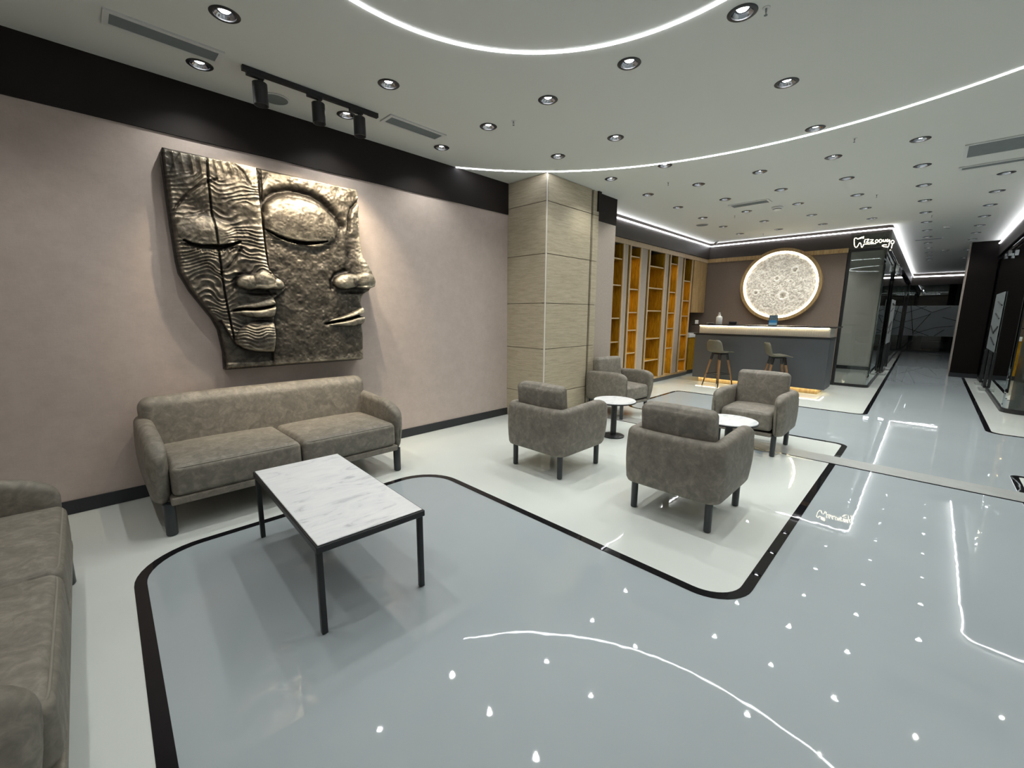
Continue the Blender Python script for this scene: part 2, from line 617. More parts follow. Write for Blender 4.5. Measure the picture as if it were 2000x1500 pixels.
# dark column on the right of the corridor
struct(G().box(15.3, 16.2, -.93, -.455, .0, C).obj('wall_column', M['wall_dark']), 'dark brown corridor column')
struct(G().box(15.31, 16.2, -.455, -.44, .0, C).obj('trim_9', M['pilaster']), 'pale side face of the dark column')
struct(G().box(15.285, 15.3, -.94, -.45, .004, .10).obj('trim_10', M['base']))
struct(G().box(16.2, XE - .1, -.80, -.74, 0, C).obj('wall_corridor', M['dark_room']))

def led_strip(name, pts, z, label, r=.011, mat='cove', face=None):
    g = G().tube([(x, y, z) for x, y in pts], r, 6)
    o = g.obj(name, M[mat], None, True, 60)
    return tag(o, label, 'light strip')
led_strip('led_strip', [(6.12, 4.205), (11.352, 4.205)], 3.188, 'straight white light strip on the dark fascia above the lit shelves')
led_strip('led_strip', rounded([(11.358, 4.19), (11.336, 2.8), (11.336, .765), (XE - .22, .822)], [0, .09], 6), 3.188, 'white light strip above the moon lamp, turning the corner past the neon sign')
led_strip('led_strip', [(XE - .218, .80), (XE - .218, -.73)], 3.13, 'short white light strip crossing the far end of the corridor', .022)
led_strip('led_strip', rounded([(15.27, -.89), (8.62, -.89), (8.62, YR + .05)], [.24], 8), 3.188, 'white light strip at the right edge, ending at the dark column')
sc.view_layers[0].update()

def arc(cx, cy_, r, a0, a1, n):
    return [(cx + r * math.cos(a0 + (a1 - a0) * k / n), cy_ + r * math.sin(a0 + (a1 - a0) * k / n)) for k in range(n + 1)]
g = G().ribbon(arc(1.40, 1.21, 1.372, 0, 2 * PI, 96)[:-1], .024, C - .005, C + .004, True)
tag(g.obj('ceiling_light_ring', M['led']), 'inner curved white light line on the ceiling at the top of the picture', 'ceiling light')
a0 = math.asin((4.38 - 1.258) / 3.585)
a1 = math.atan2(4.38 - 1.258, -(abs((XB + .05) - 1.685)))
g = G().ribbon(arc(1.685, 1.258, 3.585, a0, -2.35, 110), .024, C - .005, C + .004)
tag(g.obj('ceiling_light_arc', M['led']), 'outer curved white light line on the ceiling, passing the top of the stone pier', 'ceiling light')

# ------------------------------------------------------------------ downlights
lamp_data = bpy.data.lights.new('downlight_beam', 'SPOT')
lamp_data.energy = P_DOWN
lamp_data.spot_size = math.radians(124)
lamp_data.spot_blend = .7
lamp_data.shadow_soft_size = .016
lamp_data.color = (1.0, 1.0, .95)
ring_me = G().lathe([(.060, .001), (.060, -.006), (.076, -.006), (.083, -.001)], 28, caps=False).mesh('trim_ring', M['black'], True, 50)
can_me = G().lathe([(.065, -.004), (.060, .002), (.048, .014), (.042, .018)], 24, caps=False).mesh('reflector', M['chrome'], True)
can2_me = G().lathe([(.042, .018), (.060, .022), (.060, .085), (.012, .085)], 20, caps=False).mesh('can', M['black'], True, 50)
lens_me = G().lathe([(.001, .014), (.028, .017), (.034, .024), (.001, .030)], 20, caps=False).mesh('lens', M['lens'], True, 50)
def ordn(k):
    return ['first', 'second', 'third', 'fourth', 'fifth', 'sixth', 'seventh', 'eighth', 'ninth', 'tenth', 'eleventh', 'twelfth', 'thirteenth'][k]
for nm, y, ids in ROWS:
    for k, i in enumerate(ids):
        t = thing('ceiling_downlight', '%s black-rimmed downlight from the camera in the ceiling row %s' % (ordn(k).capitalize(), nm), 'downlight', (GX[i], y, C), 0, 'recessed ceiling downlights')
        for me in (ring_me, can_me, can2_me, lens_me):
            o = bpy.data.objects.new(me.name, me); COL.objects.link(o); o.parent = t
        l = bpy.data.objects.new('beam', lamp_data); COL.objects.link(l); l.parent = t; l.location = (0, 0, .008)
# unseen lamps added for lighting, mostly continuing the grid out of view
for (x, y) in [(-.26, 3.25), (-.26, 1.9), (-.26, .3), (.82, -1.16), (-.26, -1.16), (1.9, -1.9), (2.95, -1.16), (2.95, -.43), (5.14, -1.16), (6.17, -.43), (7.22, -1.16), (8.0, -2.4), (5.1, -2.8), (5.14, .31)]:
    l = bpy.data.objects.new('beam', lamp_data); COL.objects.link(l); l.location = (x, y, C - .02)

# ------------------------------------------------------------------ ceiling fittings
def vent(x0, x1, y0, y1, label, along='x', nsl=7):
    t = thing('air_vent', label, 'vent', ((x0 + x1) / 2, (y0 + y1) / 2, C))
    hx, hy = (x1 - x0) / 2, (y1 - y0) / 2
    fw = .03
    g = G()
    g.box(-hx, hx, -hy, -hy + fw, -.012, 0).box(-hx, hx, hy - fw, hy, -.012, 0).box(-hx, -hx + fw, -hy + fw, hy - fw, -.012, 0).box(hx - fw, hx, -hy + fw, hy - fw, -.012, 0)
    g.obj('frame', M['white_plastic'], t)
    G().box(-hx + fw, hx - fw, -hy + fw, hy - fw, -.002, -.0005).obj('backing', M['vent_dark'], t)
    L = (hy if along == 'x' else hx) - fw
    for k in range(nsl):
        q = -L + 2 * L * (k + .5) / nsl
        gg = G()
        if along == 'x':
            gg.add([(-hx + fw, q - L / nsl * .55, -.003), (hx - fw, q - L / nsl * .55, -.003), (hx - fw, q + L / nsl * .55, -.010), (-hx + fw, q + L / nsl * .55, -.010),
                    (-hx + fw, q - L / nsl * .55, -.0045), (hx - fw, q - L / nsl * .55, -.0045), (hx - fw, q + L / nsl * .55, -.0115), (-hx + fw, q + L / nsl * .55, -.0115)],
                   [(0, 1, 2, 3), (7, 6, 5, 4), (0, 4, 5, 1), (2, 6, 7, 3), (1, 5, 6, 2), (3, 7, 4, 0)])
        else:
            gg.add([(q - L / nsl * .55, -hy + fw, -.003), (q - L / nsl * .55, hy - fw, -.003), (q + L / nsl * .55, hy - fw, -.010), (q + L / nsl * .55, -hy + fw, -.010),
                    (q - L / nsl * .55, -hy + fw, -.0045), (q - L / nsl * .55, hy - fw, -.0045), (q + L / nsl * .55, hy - fw, -.0115), (q + L / nsl * .55, -hy + fw, -.0115)],
                   [(0, 3, 2, 1), (7, 4, 5, 6), (0, 1, 5, 4), (2, 3, 7, 6), (1, 2, 6, 5), (3, 0, 4, 7)])
        gg.obj('louvre', M['vent_grey'], t)
    return t
vent(.30, .91, 3.69, 3.88, 'long grey louvred air vent above the left wall, nearest the camera')
vent(2.17, 2.79, 3.69, 3.88, 'grey louvred air vent beyond the end of the black track')
vent(6.68, 7.20, -1.2, -.02, 'wide grey air vent on the ceiling at the right edge', 'y', 9)
vent(7.60, 7.76, -1.2, 0.0, 'narrow grey slot vent beside the wide one at the right edge', 'y', 3)
vent(7.62, 7.86, 2.02, 2.60, 'white-framed air vent on the ceiling in front of the bar', 'y', 4)
vent(13.9, 14.1, .05, .55, 'slim dark vent over the corridor', 'y', 3)

def disc(x, y, r, label, name='ceiling_speaker', cat='speaker'):
    t = thing(name, label, cat, (x, y, C))
    G().lathe([(r, -.001), (r * 1.0, -.008), (r * .9, -.010)], 36, caps=False).obj('rim', M['white_plastic'], t, True)
    G().lathe([(.001, -.009), (r * .9, -.009), (r * .9, -.002), (.001, -.002)], 36, caps=False).obj('grille', M['vent_grey'], t)
    return t
disc(1.36, 4.14, .105, 'round grey ceiling speaker behind the nearest track spotlight')
disc(8.90, 3.49, .12, 'round grey ceiling speaker over the shelving alcove')
def detector(x, y, label, w_=.11):
    t = thing('smoke_detector', label, 'detector', (x, y, C))
    G().lathe([(w_ / 2, -.001), (w_ / 2, -.02), (w_ * .36, -.035), (w_ * .36, -.045), (.002, -.047)], 24, caps=False).obj('housing', M['white_plastic'], t, True)
    G().lathe([(w_ * .37, -.036), (w_ * .372, -.042)], 24, caps=False).obj('sensor_slot', M['vent_dark'], t)
detector(8.29, 2.05, 'small pale detector box beside the white-framed vent before the bar', .17)
detector(12.3, .02, 'pale round detector over the corridor, near the neon sign')
detector(16.5, -.02, 'pale round detector far down the corridor ceiling', .14)
def sprinkler(x, y, label):
    t = thing('sprinkler_head', label, 'sprinkler', (x, y, C))
    t.scale = (.62, .62, .62)
    G().lathe([(.035, -.001), (.033, -.006), (.012, -.009)], 18, caps=False).obj('escutcheon', M['white_plastic'], t, True)
    G().lathe([(.008, -.004), (.008, -.03)], 10).tube([(-.012, 0, -.03), (-.016, 0, -.045), (0, 0, -.062)], .0025, 6).tube([(.012, 0, -.03), (.016, 0, -.045), (0, 0, -.062)], .0025, 6).box(-.013, .013, -.004, .004, -.033, -.028).obj('pipe_and_arms', M['vent_grey'], t)
    G().lathe([(.002, -.062), (.016, -.062), (.016, -.0645), (.002, -.0645)], 16, caps=False).obj('deflector', M['vent_grey'], t)
for x, y, l in [(3.006, .907, 'small white sprinkler head beside the downlight at the top edge'), (3.034, 2.99, 'small sprinkler head above the right end of the face relief wall'), (5.68, .78, 'sprinkler head just beyond the outer curved light line'),
                (5.80, 2.77, 'sprinkler head on the ceiling right of the stone pier'), (8.48, 2.76, 'sprinkler head beside the white-framed vent'), (10.73, 2.87, 'sprinkler head in front of the moon lamp'), (8.46, .81, 'sprinkler head on the ceiling before the neon sign'), (10.78, .236, 'sprinkler head at the corridor mouth')]:
    sprinkler(x, y, l)
t = thing('security_camera', 'small white dome camera in the corner above the bar', 'camera', (11.0, 3.95, C))
G().lathe([(.06, -.001), (.06, -.03), (.05, -.04)], 24).obj('mount', M['white_plastic'], t, True)
G().lathe([(.045, -.04), (.042, -.06), (.03, -.08), (.012, -.088), (.001, -.09)], 24, caps=False).obj('dome', M['chrome'], t, True)

# track light
t = thing('track_light', 'black ceiling track with three cylinder spotlights above the face relief', 'track light', (1.56, 3.78, C))
G().box(-.53, .53, -.018, .018, -.034, -.001).obj('track', M['black'], t)
G().box(.44, .53, -.019, .019, -.036, -.03).obj('end_cap', M['black'], t)
track_sp = bpy.data.lights.new('track_beam', 'SPOT')
track_sp.energy = P_TRACK; track_sp.spot_size = math.radians(82); track_sp.spot_blend = .75; track_sp.shadow_soft_size = .022; track_sp.color = (1.0, .84, .62)
for k, dx in enumerate((-.42, .005, .355)):
    h = G().lathe([(.050, -.235), (.050, -.085), (.046, -.082), (.002, -.082)], 28, caps=False)
    h.lathe([(.050, -.235), (.046, -.235), (.044, -.232), (.042, -.150), (.001, -.148)], 28, caps=False)
    ho = h.obj('spotlight_head', M['black'], t, True, 40, (dx, 0, 0))
    G().box(-.085, .03, -.015, .015, -.056, -.033).obj('adapter', M['black'], ho)
    G().lathe([(.011, -.085), (.009, -.05)], 12).obj('stem', M['black'], ho)
    G().lathe([(.001, -.156), (.030, -.156), (.030, -.1485), (.001, -.1485)], 20, caps=False).obj('lamp_lens', emis('track_lens', (1, .82, .58), 6) if k == 0 else bpy.data.materials['track_lens'], ho)
    l = bpy.data.objects.new('beam', track_sp); COL.objects.link(l); l.parent = ho
    l.location = (0, 0, -.238)
    l.rotation_euler = (math.radians(30), 0, 0)

# ------------------------------------------------------------------ upholstered furniture
def section(T, zb, zt, bulge, n_arc=8):
    """rounded vertical section: list of (offset, z), offset + is the outer side"""
    r = min(T / 2 * .96, (zt - zb) / 2 * .98)
    rb = min(.028, r * .8)
    pts = []
    h = T / 2
    for k in range(3):
        a = PI / 2 * k / 2
        pts.append((h - rb + rb * math.sin(a), zb + rb - rb * math.cos(a)))
    for k in range(1, 5):
        pts.append((h, zb + rb + (zt - r - zb - rb) * k / 5))
    for k in range(n_arc + 1):
        a = PI * k / n_arc
        pts.append(((h - r) * (1 if k < n_arc / 2 else -1 if k > n_arc / 2 else 0) + r * math.cos(a), zt - r + r * math.sin(a)))
    for k in range(4, 0, -1):
        pts.append((-h, zb + rb + (zt - r - zb - rb) * k / 5))
    for k in range(2, -1, -1):
        a = PI / 2 * k / 2
        pts.append((-h + rb - rb * math.sin(a), zb + rb - rb * math.cos(a)))
    out = []
    for o, z in pts:
        q = (z - zb) / max(1e-6, zt - zb)
        out.append((o + (bulge * math.sin(PI * q) if o > 0 else 0), z))
    return out

def arm_stations(hw, xc, xf_t, xf_b, T, zb, z0, z1, side, n=14, drop=.085, dstart=.70):
    """stations from the corner xc to the front; returns rings"""
    rings = []
    for k in range(n + 1):
        u = k / n
        u = 1 - (1 - u) ** 1.7
        cap = max(0, (u - .86) / .14)
        tf = math.sqrt(max(0, 1 - cap ** 2.4))
        tt = max(T * tf, T * .22) if k == n else T * max(tf, .3)
        zt = z0 + (z1 - z0) * min(1, u / .7)
        c2 = max(0, (u - dstart) / (1 - dstart))
        zt -= drop * (1 - math.sqrt(max(0, 1 - c2 ** 2.2)))
        ring = []
        for o, z in section(tt, zb + .012 * cap, zt, .014 * tf):
            q = min(1, max(0, (z - zb) / .30))
            xf = xf_b + (xf_t - xf_b) * math.sin(q * PI / 2)
            ring.append((xc + (xf - xc) * u, side * (hw - T / 2 + o), z))
        rings.append(ring)
    return rings

def loft(g, rings, cap0=True, cap1=True, flip=False):
    n = len(rings[0])
    v = [p for r in rings for p in r]
    f = []
    for i in range(len(rings) - 1):
        for k in range(n):
            k2 = (k + 1) % n
            q = (i * n + k, i * n + k2, (i + 1) * n + k2, (i + 1) * n + k)
            f.append(q[::-1] if flip else q)
    a = tuple(range(n)); b = tuple((len(rings) - 1) * n + k for k in range(n))
    if cap0:
        f.append(a if flip else a[::-1])
    if cap1:
        f.append(b[::-1] if flip else b)
    return g.add(v, f)

def make_armchair(label):
    t = thing('armchair', label, 'armchair', group='low lounge armchairs')
    hw, T, zb, zt = .355, .095, .222, .655
    ra = arm_stations(hw, -.27, .385, .335, T, zb, zt, .675, -1)
    la = arm_stations(hw, -.27, .385, .335, T, zb, zt, .675, 1)
    rings = ra[::-1]
    rc = .055
    sec = section(T, zb, zt, .014)
    def corner(sx, sy, a0, a1):
        for k in range(1, 8):
            a = a0 + (a1 - a0) * k / 8
            ring = []
            for o, z in sec:
                rr = rc + o
                ring.append((-.27 - .0 + rr * math.cos(a), sy * (hw - T / 2 - rc) + rr * math.sin(a), z))
            rings.append(ring)
    corner(0, -1, -PI / 2, -PI)
    for k in range(7):
        yy = -(hw - T / 2 - rc) + 2 * (hw - T / 2 - rc) * k / 6
        dip = .006 * math.sin(PI * k / 6)
        rings.append([(-.27 - rc - o, yy, z - dip * (z > .5)) for o, z in sec])
    corner(0, 1, PI, PI / 2)
    rings += la
    loft(G(), rings, flip=False).obj('arm_and_back_shell', M['leather_dark'], t, True, 80)
    G().rbox(.055, 0, .375, .295, .258, .095, .035, puff=(.008, 0, .022)).obj('seat_cushion', M['leather_dark'], t, True, 80)
    G().rbox(.05, 0, .235, .29, .262, .02, .012, inner=2).obj('base_rail', M['leather_dark'], t, True, 80)
    mt = Matrix.Rotation(math.radians(-7), 4, 'Y')
    G().rbox(-.225, 0, .63, .07, .268, .215, .045, puff=(.014, 0, .012), mtx=mt).obj('back_cushion', M['leather_dark'], t, True, 80)
    for sx in (-1, 1):
        for sy in (-1, 1):
            G().lathe([(.020, 0), (.025, .006), (.026, .23)], 20).obj('leg', M['leg'], t, True, 50, (sx * .295, sy * .28, .003))
    return t
a0_ = make_armchair('armchair seen from behind, left of the round table nearest the stone pier')
a0_.location = (3.225, 2.545, 0)
dup(a0_, (3.205, 1.225, 0), 0, 'nearest taupe armchair, seen from behind near the corner of the white island')
dup(a0_, (5.345, 1.335, 0), PI, 'taupe armchair facing the camera with its seat showing, before the bar')
dup(a0_, (5.62, 3.27, 0), math.radians(-98), 'farthest taupe armchair, turned sideways against the stone pier')

def make_sofa(label):
    t = thing('sofa', label, 'sofa', group='two seat lounge sofas')
    hw = .93
    for s in (-1, 1):
        loft(G(), arm_stations(hw, -.40, .435, .39, .105, .215, .70, .665, s, 18, .15, .60), flip=s < 0).obj('armrest', M['leather'], t, True, 80)
    mt = Matrix.Rotation(math.radians(-6), 4, 'Y')
    G().rbox(-.325, 0, .545, .088, .905, .30, .086, k=5, inner=10, puff=(.02, 0, .01), mtx=mt).obj('backrest', M['leather'], t, True, 80)
    for s in (-1, 1):
        c = G().rbox(.085, s * .417, .372, .365, .412, .105, .038, inner=10, puff=(.008, 0, .028)).obj('seat_cushion', M['leather'], t, True, 80)
        z = .466
        loop = rounded([(.42, s * .417), (.42, s * .417 + .378), (-.22, s * .417 + .378)], [.04])
        loop2 = rounded([(.42, s * .417), (.42, s * .417 - .378), (-.22, s * .417 - .378)], [.04])
        pts = [(x + .020, y + math.copysign(.018, y - s * .417) if abs(y - s * .417) > .35 else y, z) for x, y in loop2[::-1] + loop[1:]]
        G().tube(pts, .0045, 6).obj('piping', M['piping'], c, True, 80)
    G().rbox(.02, 0, .24, .43, .845, .026, .012, inner=3).obj('base_rail', M['leather'], t, True, 80)
    for sx, x in ((1, .405), (-1, -.36)):
        for sy in (-1, 1):
            G().lathe([(.028, 0), (.033, .008), (.034, .222)], 20).obj('leg', M['leg'], t, True, 50, (x, sy * .855, .003))
    return t
s0 = make_sofa('taupe leather sofa standing under the bronze face relief')
s0.location = (1.135, 3.905, 0)
s0.rotation_euler = (0, 0, -PI / 2)
dup(s0, (-.615, 2.37, 0), 0, 'taupe leather sofa cut off by the left edge of the picture')

# coffee table
t = thing('coffee_table', 'low rectangular coffee table with white marble top and thin black metal frame', 'coffee table', (.937, 2.443, .003), math.radians(-2.8))
L2, W2 = .614, .279
bevel(G().box(-W2, W2, -L2, L2, .420, .453).obj('frame', M['black'], t), .003, 1)
bevel(G().box(-W2 + .010, W2 - .010, -L2 + .010, L2 - .010, .4532, .459).obj('marble_top', M['marble'], t), .002, 1)
for sx in (-1, 1):
    for sy in (-1, 1):
        bevel(G().box(-.014, .014, -.014, .014, 0, .419).obj('leg', M['black'], t, loc=(sx * (W2 - .018), sy * (L2 - .030), 0)), .004, 2)

def round_table(x, y, label):
    t = thing('side_table', label, 'side table', (x, y, .003), 0, 'round pedestal side tables')
    G().lathe([(.13, .420), (.245, .434), (.258, .438), (.258, .449)], 56).obj('tray_rim', M['black'], t, True, 40)
    G().lathe([(.252, .4492), (.252, .456), (.249, .459)], 56).obj('marble_top', M['marble'], t, True, 40)
    G().lathe([(.036, .012), (.036, .422)], 28).obj('pedestal', M['black'], t, True, 40)
    G().lathe([(.135, 0), (.135, .012), (.125, .018), (.04, .026)], 40).obj('base_plate', M['black'], t, True, 40)
round_table(4.50, 2.66, 'round marble pedestal table between the two armchairs by the stone pier')
round_table(4.47, 1.33, 'round marble pedestal table half hidden behind the nearest armchair')

# ------------------------------------------------------------------ bronze face relief
def polyd(X, Z, pts):
    d = np.full(X.shape, 9.)
    for (x0, z0), (x1, z1) in zip(pts[:-1], pts[1:]):
        vx, vz = x1 - x0, z1 - z0
        tt = np.clip(((X - x0) * vx + (Z - z0) * vz) / (vx * vx + vz * vz), 0, 1)
        d = np.minimum(d, np.hypot(X - x0 - tt * vx, Z - z0 - tt * vz))
    return d
def ss(a, b, x):
    q = np.clip((x - a) / (b - a), 0, 1)
    return q * q * (3 - 2 * q)
def gs(X, Z, cx, cz, sx, sz, rot=0, p=1.0):
    c, s = math.cos(rot), math.sin(rot)
    u = ((X - cx) * c + (Z - cz) * s) / sx
    v = (-(X - cx) * s + (Z - cz) * c) / sz
    return np.exp(-(u * u + v * v) ** p)
def dome(X, Z, cx, cz, sx, sz, rot=0):
    c, s = math.cos(rot), math.sin(rot)
    u = ((X - cx) * c + (Z - cz) * s) / sx
    v = (-(X - cx) * s + (Z - cz) * c) / sz
    return np.sqrt(np.clip(1 - u * u - v * v, 0, 1))
def vnoise(X, Z, f, seed):
    r = np.random.RandomState(seed)
    gsz = 64
    g = r.rand(gsz, gsz)
    u = X * f; v = Z * f
    i = np.floor(u).astype(int); j = np.floor(v).astype(int)
    a = u - i; b = v - j
    a = a * a * (3 - 2 * a); b = b * b * (3 - 2 * b)
    q = lambda ii, jj: g[ii % gsz, jj % gsz]
    return (q(i, j) * (1 - a) + q(i + 1, j) * a) * (1 - b) + (q(i, j + 1) * (1 - a) + q(i + 1, j + 1) * a) * b

def relief():
    NX, NZ = 420, 430
    zs = np.linspace(1.0, 2.722, NZ)
    lz = [1.0, 1.148, 1.343, 1.44, 1.533, 1.66, 1.799, 1.9, 2.15, 2.445, 2.69, 2.722]
    lx = [.837, .842, .822, .785, .731, .655, .598, .589, .581, .577, .577, .585]
    rz = [1.0, 1.02, 1.30, 1.37, 1.40, 1.45, 1.475, 1.50, 1.54, 1.60, 1.64, 1.69, 1.72, 1.77, 1.83, 1.89, 1.972, 2.044, 2.22, 2.45, 2.66, 2.70, 2.722]
    rx = [2.07, 2.082, 2.082, 2.072, 2.095, 2.098, 2.072, 2.096, 2.094, 2.072, 2.078, 2.115, 2.168, 2.20, 2.212, 2.195, 2.150, 2.108, 2.101, 2.106, 2.113, 2.10, 2.06]
    xl = np.interp(zs, lz, lx); xr = np.interp(zs, rz, rx)
    S = np.linspace(0, 1, NX)
    X = xl[:, None] + (xr - xl)[:, None] * S[None, :]
    Z = np.repeat(zs[:, None], NX, 1)
    xb = np.interp(Z, [1.0, 1.14, 1.3, 1.45, 1.56, 1.62, 1.66, 1.70, 1.76, 1.81, 1.9, 2.2, 2.722], [1.205, 1.21, 1.225, 1.228, 1.250, 1.235, 1.30, 1.335, 1.32, 1.25, 1.205, 1.20, 1.195])
    XLl = xl[:, None]
    lf = 1 - ss(-.012, .010, X - xb)
    chin = np.interp(X, [.84, .90, .93, .97, 1.06, 1.15, 1.24], [1.42, 1.27, 1.215, 1.18, 1.15, 1.138, 1.135])
    lf2 = lf * ss(-.012, .016, Z - chin)
    q = np.clip((X - XLl) / (xb - XLl + 1e-6), 0, 1)
    # left face: a half face turned to the right
    left = .030 + .055 * q ** 1.6
    # broad forms
    left += .045 * dome(X, Z, 1.02, 2.0, .5, .95) - .02
    eyeL = gs(X, Z, .80, 2.30, .16, .10)
    left -= .045 * eyeL
    left += .034 * dome(X, Z, .80, 2.13, .20, .13)
    slitL = polyd(X, Z, [(.645, 2.050), (.69, 2.027), (.751, 2.015), (.879, 2.022), (.97, 2.050), (1.02, 2.078)])
    wL = .017 * np.clip(1 - np.abs(X - .84) / .24, .05, 1) ** .5
    left -= .030 * ss(.05, .0, slitL) * (Z < 2.03)
    left -= .07 * ss(1.2, .7, slitL / np.maximum(wL, .003))
    # left nose
    zz = np.clip((2.02 - Z) / .30, 0, 1)
    body = (.012 + .075 * zz ** 1.4) * np.exp(-np.abs((X - (1.19 - .02 * zz)) / (.045 + .085 * zz ** 1.3)) ** 2.2)
    wing = .066 * dome(X, Z, 1.060, 1.742, .096, .068, .12) ** .8
    wing2 = .060 * dome(X, Z, 1.275, 1.742, .060, .052) ** .8
    tip = .088 * dome(X, Z, 1.165, 1.762, .092, .085) ** .7
    zu = np.interp(X, [.95, .98, 1.05, 1.11, 1.17, 1.23, 1.28, 1.34], [1.73, 1.705, 1.680, 1.695, 1.688, 1.702, 1.696, 1.72])
    nose = np.maximum(np.maximum(body, wing), np.maximum(wing2, tip)) * ss(-.006, .012, Z - zu)
    left += nose * ss(2.06, 1.95, Z)
    left -= .022 * gs(X, Z, 1.15, 1.662, .16, .018)
    left -= .020 * np.exp(-(polyd(X, Z, [(.952, 1.70), (.948, 1.75), (.975, 1.80), (1.03, 1.83)]) / .018) ** 2)
    # left mouth
    mo = np.interp(X, [.90, .95, 1.02, 1.09, 1.164, 1.245], [1.500, 1.512, 1.522, 1.522, 1.536, 1.558])
    up = np.interp(X, [.90, .95, 1.02, 1.10, 1.18, 1.225, 1.25], [1.508, 1.535, 1.565, 1.585, 1.612, 1.628, 1.60])
    lo = np.interp(X, [.90, .97, 1.04, 1.10, 1.16, 1.24], [1.49, 1.472, 1.452, 1.444, 1.444, 1.462])
    inm = (X > .90)
    uq = np.clip((Z - mo) / (up - mo + 1e-4), 0, 1); lq = np.clip((mo - Z) / (mo - lo + 1e-4), 0, 1)
    amp = np.clip((X - .90) / .2, 0, 1)
    left += inm * amp * (.040 * np.sqrt(np.clip(1 - uq ** 2, 0, 1)) * (Z > mo) + .048 * np.sqrt(np.clip(1 - (2 * lq - 1) ** 2, 0, 1)) * (Z <= mo))
    left -= inm * (.05 * np.exp(-((Z - mo) / .011) ** 2)) * np.clip((X - .90) / .05, 0, 1)
    left -= .020 * gs(X, Z, 1.16, 1.405, .10, .022)
    left += .055 * dome(X, Z, 1.12, 1.27, .19, .15)
    # ripples
    n1 = vnoise(X, Z, 5, 1); n2 = vnoise(X, Z, 13, 2)
    fan = np.clip((2.1 - Z) / .9, -1, 1)
    n3 = vnoise(X, Z, 3, 12)
    ph = (Z + (.42 * fan - .12) * (X - 1.1) + .030 * np.sin(X * 11 + 6 * n3) + .16 * n1 + .050 * n2 + .012 * vnoise(X, Z, 26, 19)) / .042
    rip = (1 - np.abs(np.sin(PI * ph))) ** 1.1
    ph2 = (X + .05 * n1 + .04 * Z + .012 * n2) / .052
    rip2 = (1 - np.abs(np.sin(PI * ph2))) ** 1.2
    top = ss(2.52, 2.60, Z)
    m = (1 - .95 * gs(X, Z, .80, 2.14, .185, .13, 0, 2)) * (1 - gs(X, Z, 1.12, 1.735, .20, .085, 0, 2)) * (1 - .95 * gs(X, Z, 1.1, 1.56, .20, .11, 0, 2)) * (1 - .7 * ss(2.45, 2.7, Z) * ss(1.0, 1.12, X))
    left += m * .0125 * ((1 - top) * rip + top * rip2) * (.2 + 1.2 * vnoise(X, Z, 9, 15))
    left += .010 * (vnoise(X, Z, 12, 16) - .5) + .006 * (vnoise(X, Z, 30, 17) - .5)
    # lashes
    lash = polyd(X, Z, [(.66, 2.01), (.75, 1.975), (.87, 1.98), (.97, 2.01)])
    left += .007 * ss(.035, 0, lash) * (np.sin(X * 170) > .4)
    thin = polyd(X, Z, [(.853, 2.72), (.844, 2.518), (.851, 2.256), (.864, 1.988), (.877, 1.647), (.9, 1.398), (.916, 1.251)])
    left -= .024 * ss(.010, .003, thin)
    for cr in ([(.60, 2.26), (.68, 2.38), (.76, 2.46), (.90, 2.55)], [(1.02, 2.70), (1.09, 2.64), (1.13, 2.55)], [(1.026, 2.03), (.955, 1.90), (.86, 1.80)]):
        dd = polyd(X, Z, cr)
        left -= .014 * ss(.016, .0, dd)
    # right face
    right = .018 + .062 * dome(X, Z, 1.78, 1.75, .72, 1.25)
    right += .010 * ss(1.55, 2.0, X)
    br = [(1.215, 2.36), (1.235, 2.43), (1.275, 2.49), (1.331, 2.535), (1.40, 2.562), (1.463, 2.575), (1.56, 2.578), (1.64, 2.565), (1.72, 2.53), (1.79, 2.48), (1.86, 2.41), (1.90, 2.33)]
    db = polyd(X, Z, br)
    right -= .052 * np.exp(-(db / .034) ** 2)
    inside = (Z < np.interp(X, [p[0] for p in br], [p[1] for p in br])) & (X > 1.21) & (X < 1.90)
    right += .062 * dome(X, Z, 1.52, 2.30, .33, .215, -.05) * (Z > 2.10)
    reye = [(1.236, 2.205), (1.315, 2.163), (1.404, 2.135), (1.48, 2.124), (1.553, 2.124), (1.65, 2.140), (1.743, 2.164)]
    de = polyd(X, Z, reye)
    we = .018 * np.clip(1 - np.abs(X - 1.49) / .27, .04, 1) ** .5
    right -= .075 * ss(1.25, .7, de / np.maximum(we, .003))
    right += .014 * np.exp(-((de - .035) / .016) ** 2) * (Z < 2.13)
    right -= .02 * gs(X, Z, 1.96, 2.10, .05, .25)
    right += .045 * gs(X, Z, 2.10, 1.95, .10, .22)
    zz = np.clip((2.10 - Z) / .36, 0, 1)
    body = (.008 + .085 * zz ** 1.5) * np.exp(-np.abs((X - 2.13) / (.05 + .11 * zz ** 1.3)) ** 2.4)
    wing = .082 * dome(X, Z, 1.915, 1.800, .135, .078, .20) ** .8
    tip = .085 * dome(X, Z, 2.10, 1.815, .13, .085) ** .7
    zu = np.interp(X, [1.76, 1.82, 1.90, 1.98, 2.06, 2.14, 2.22], [1.735, 1.722, 1.722, 1.742, 1.738, 1.742, 1.77])
    right += np.maximum(body, np.maximum(wing, tip)) * ss(-.006, .013, Z - zu)
    right -= .020 * gs(X, Z, 1.96, 1.700, .15, .018, .08)
    right -= .024 * np.exp(-(polyd(X, Z, [(1.765, 1.73), (1.765, 1.80), (1.81, 1.87), (1.90, 1.905)]) / .020) ** 2)
    rm = np.interp(X, [1.66, 1.72, 1.786, 1.86, 1.93, 2.0, 2.10], [1.388, 1.398, 1.411, 1.425, 1.442, 1.465, 1.478])
    ru = np.interp(X, [1.66, 1.75, 1.85, 1.95, 2.03, 2.08, 2.12], [1.390, 1.425, 1.462, 1.500, 1.540, 1.560, 1.55])
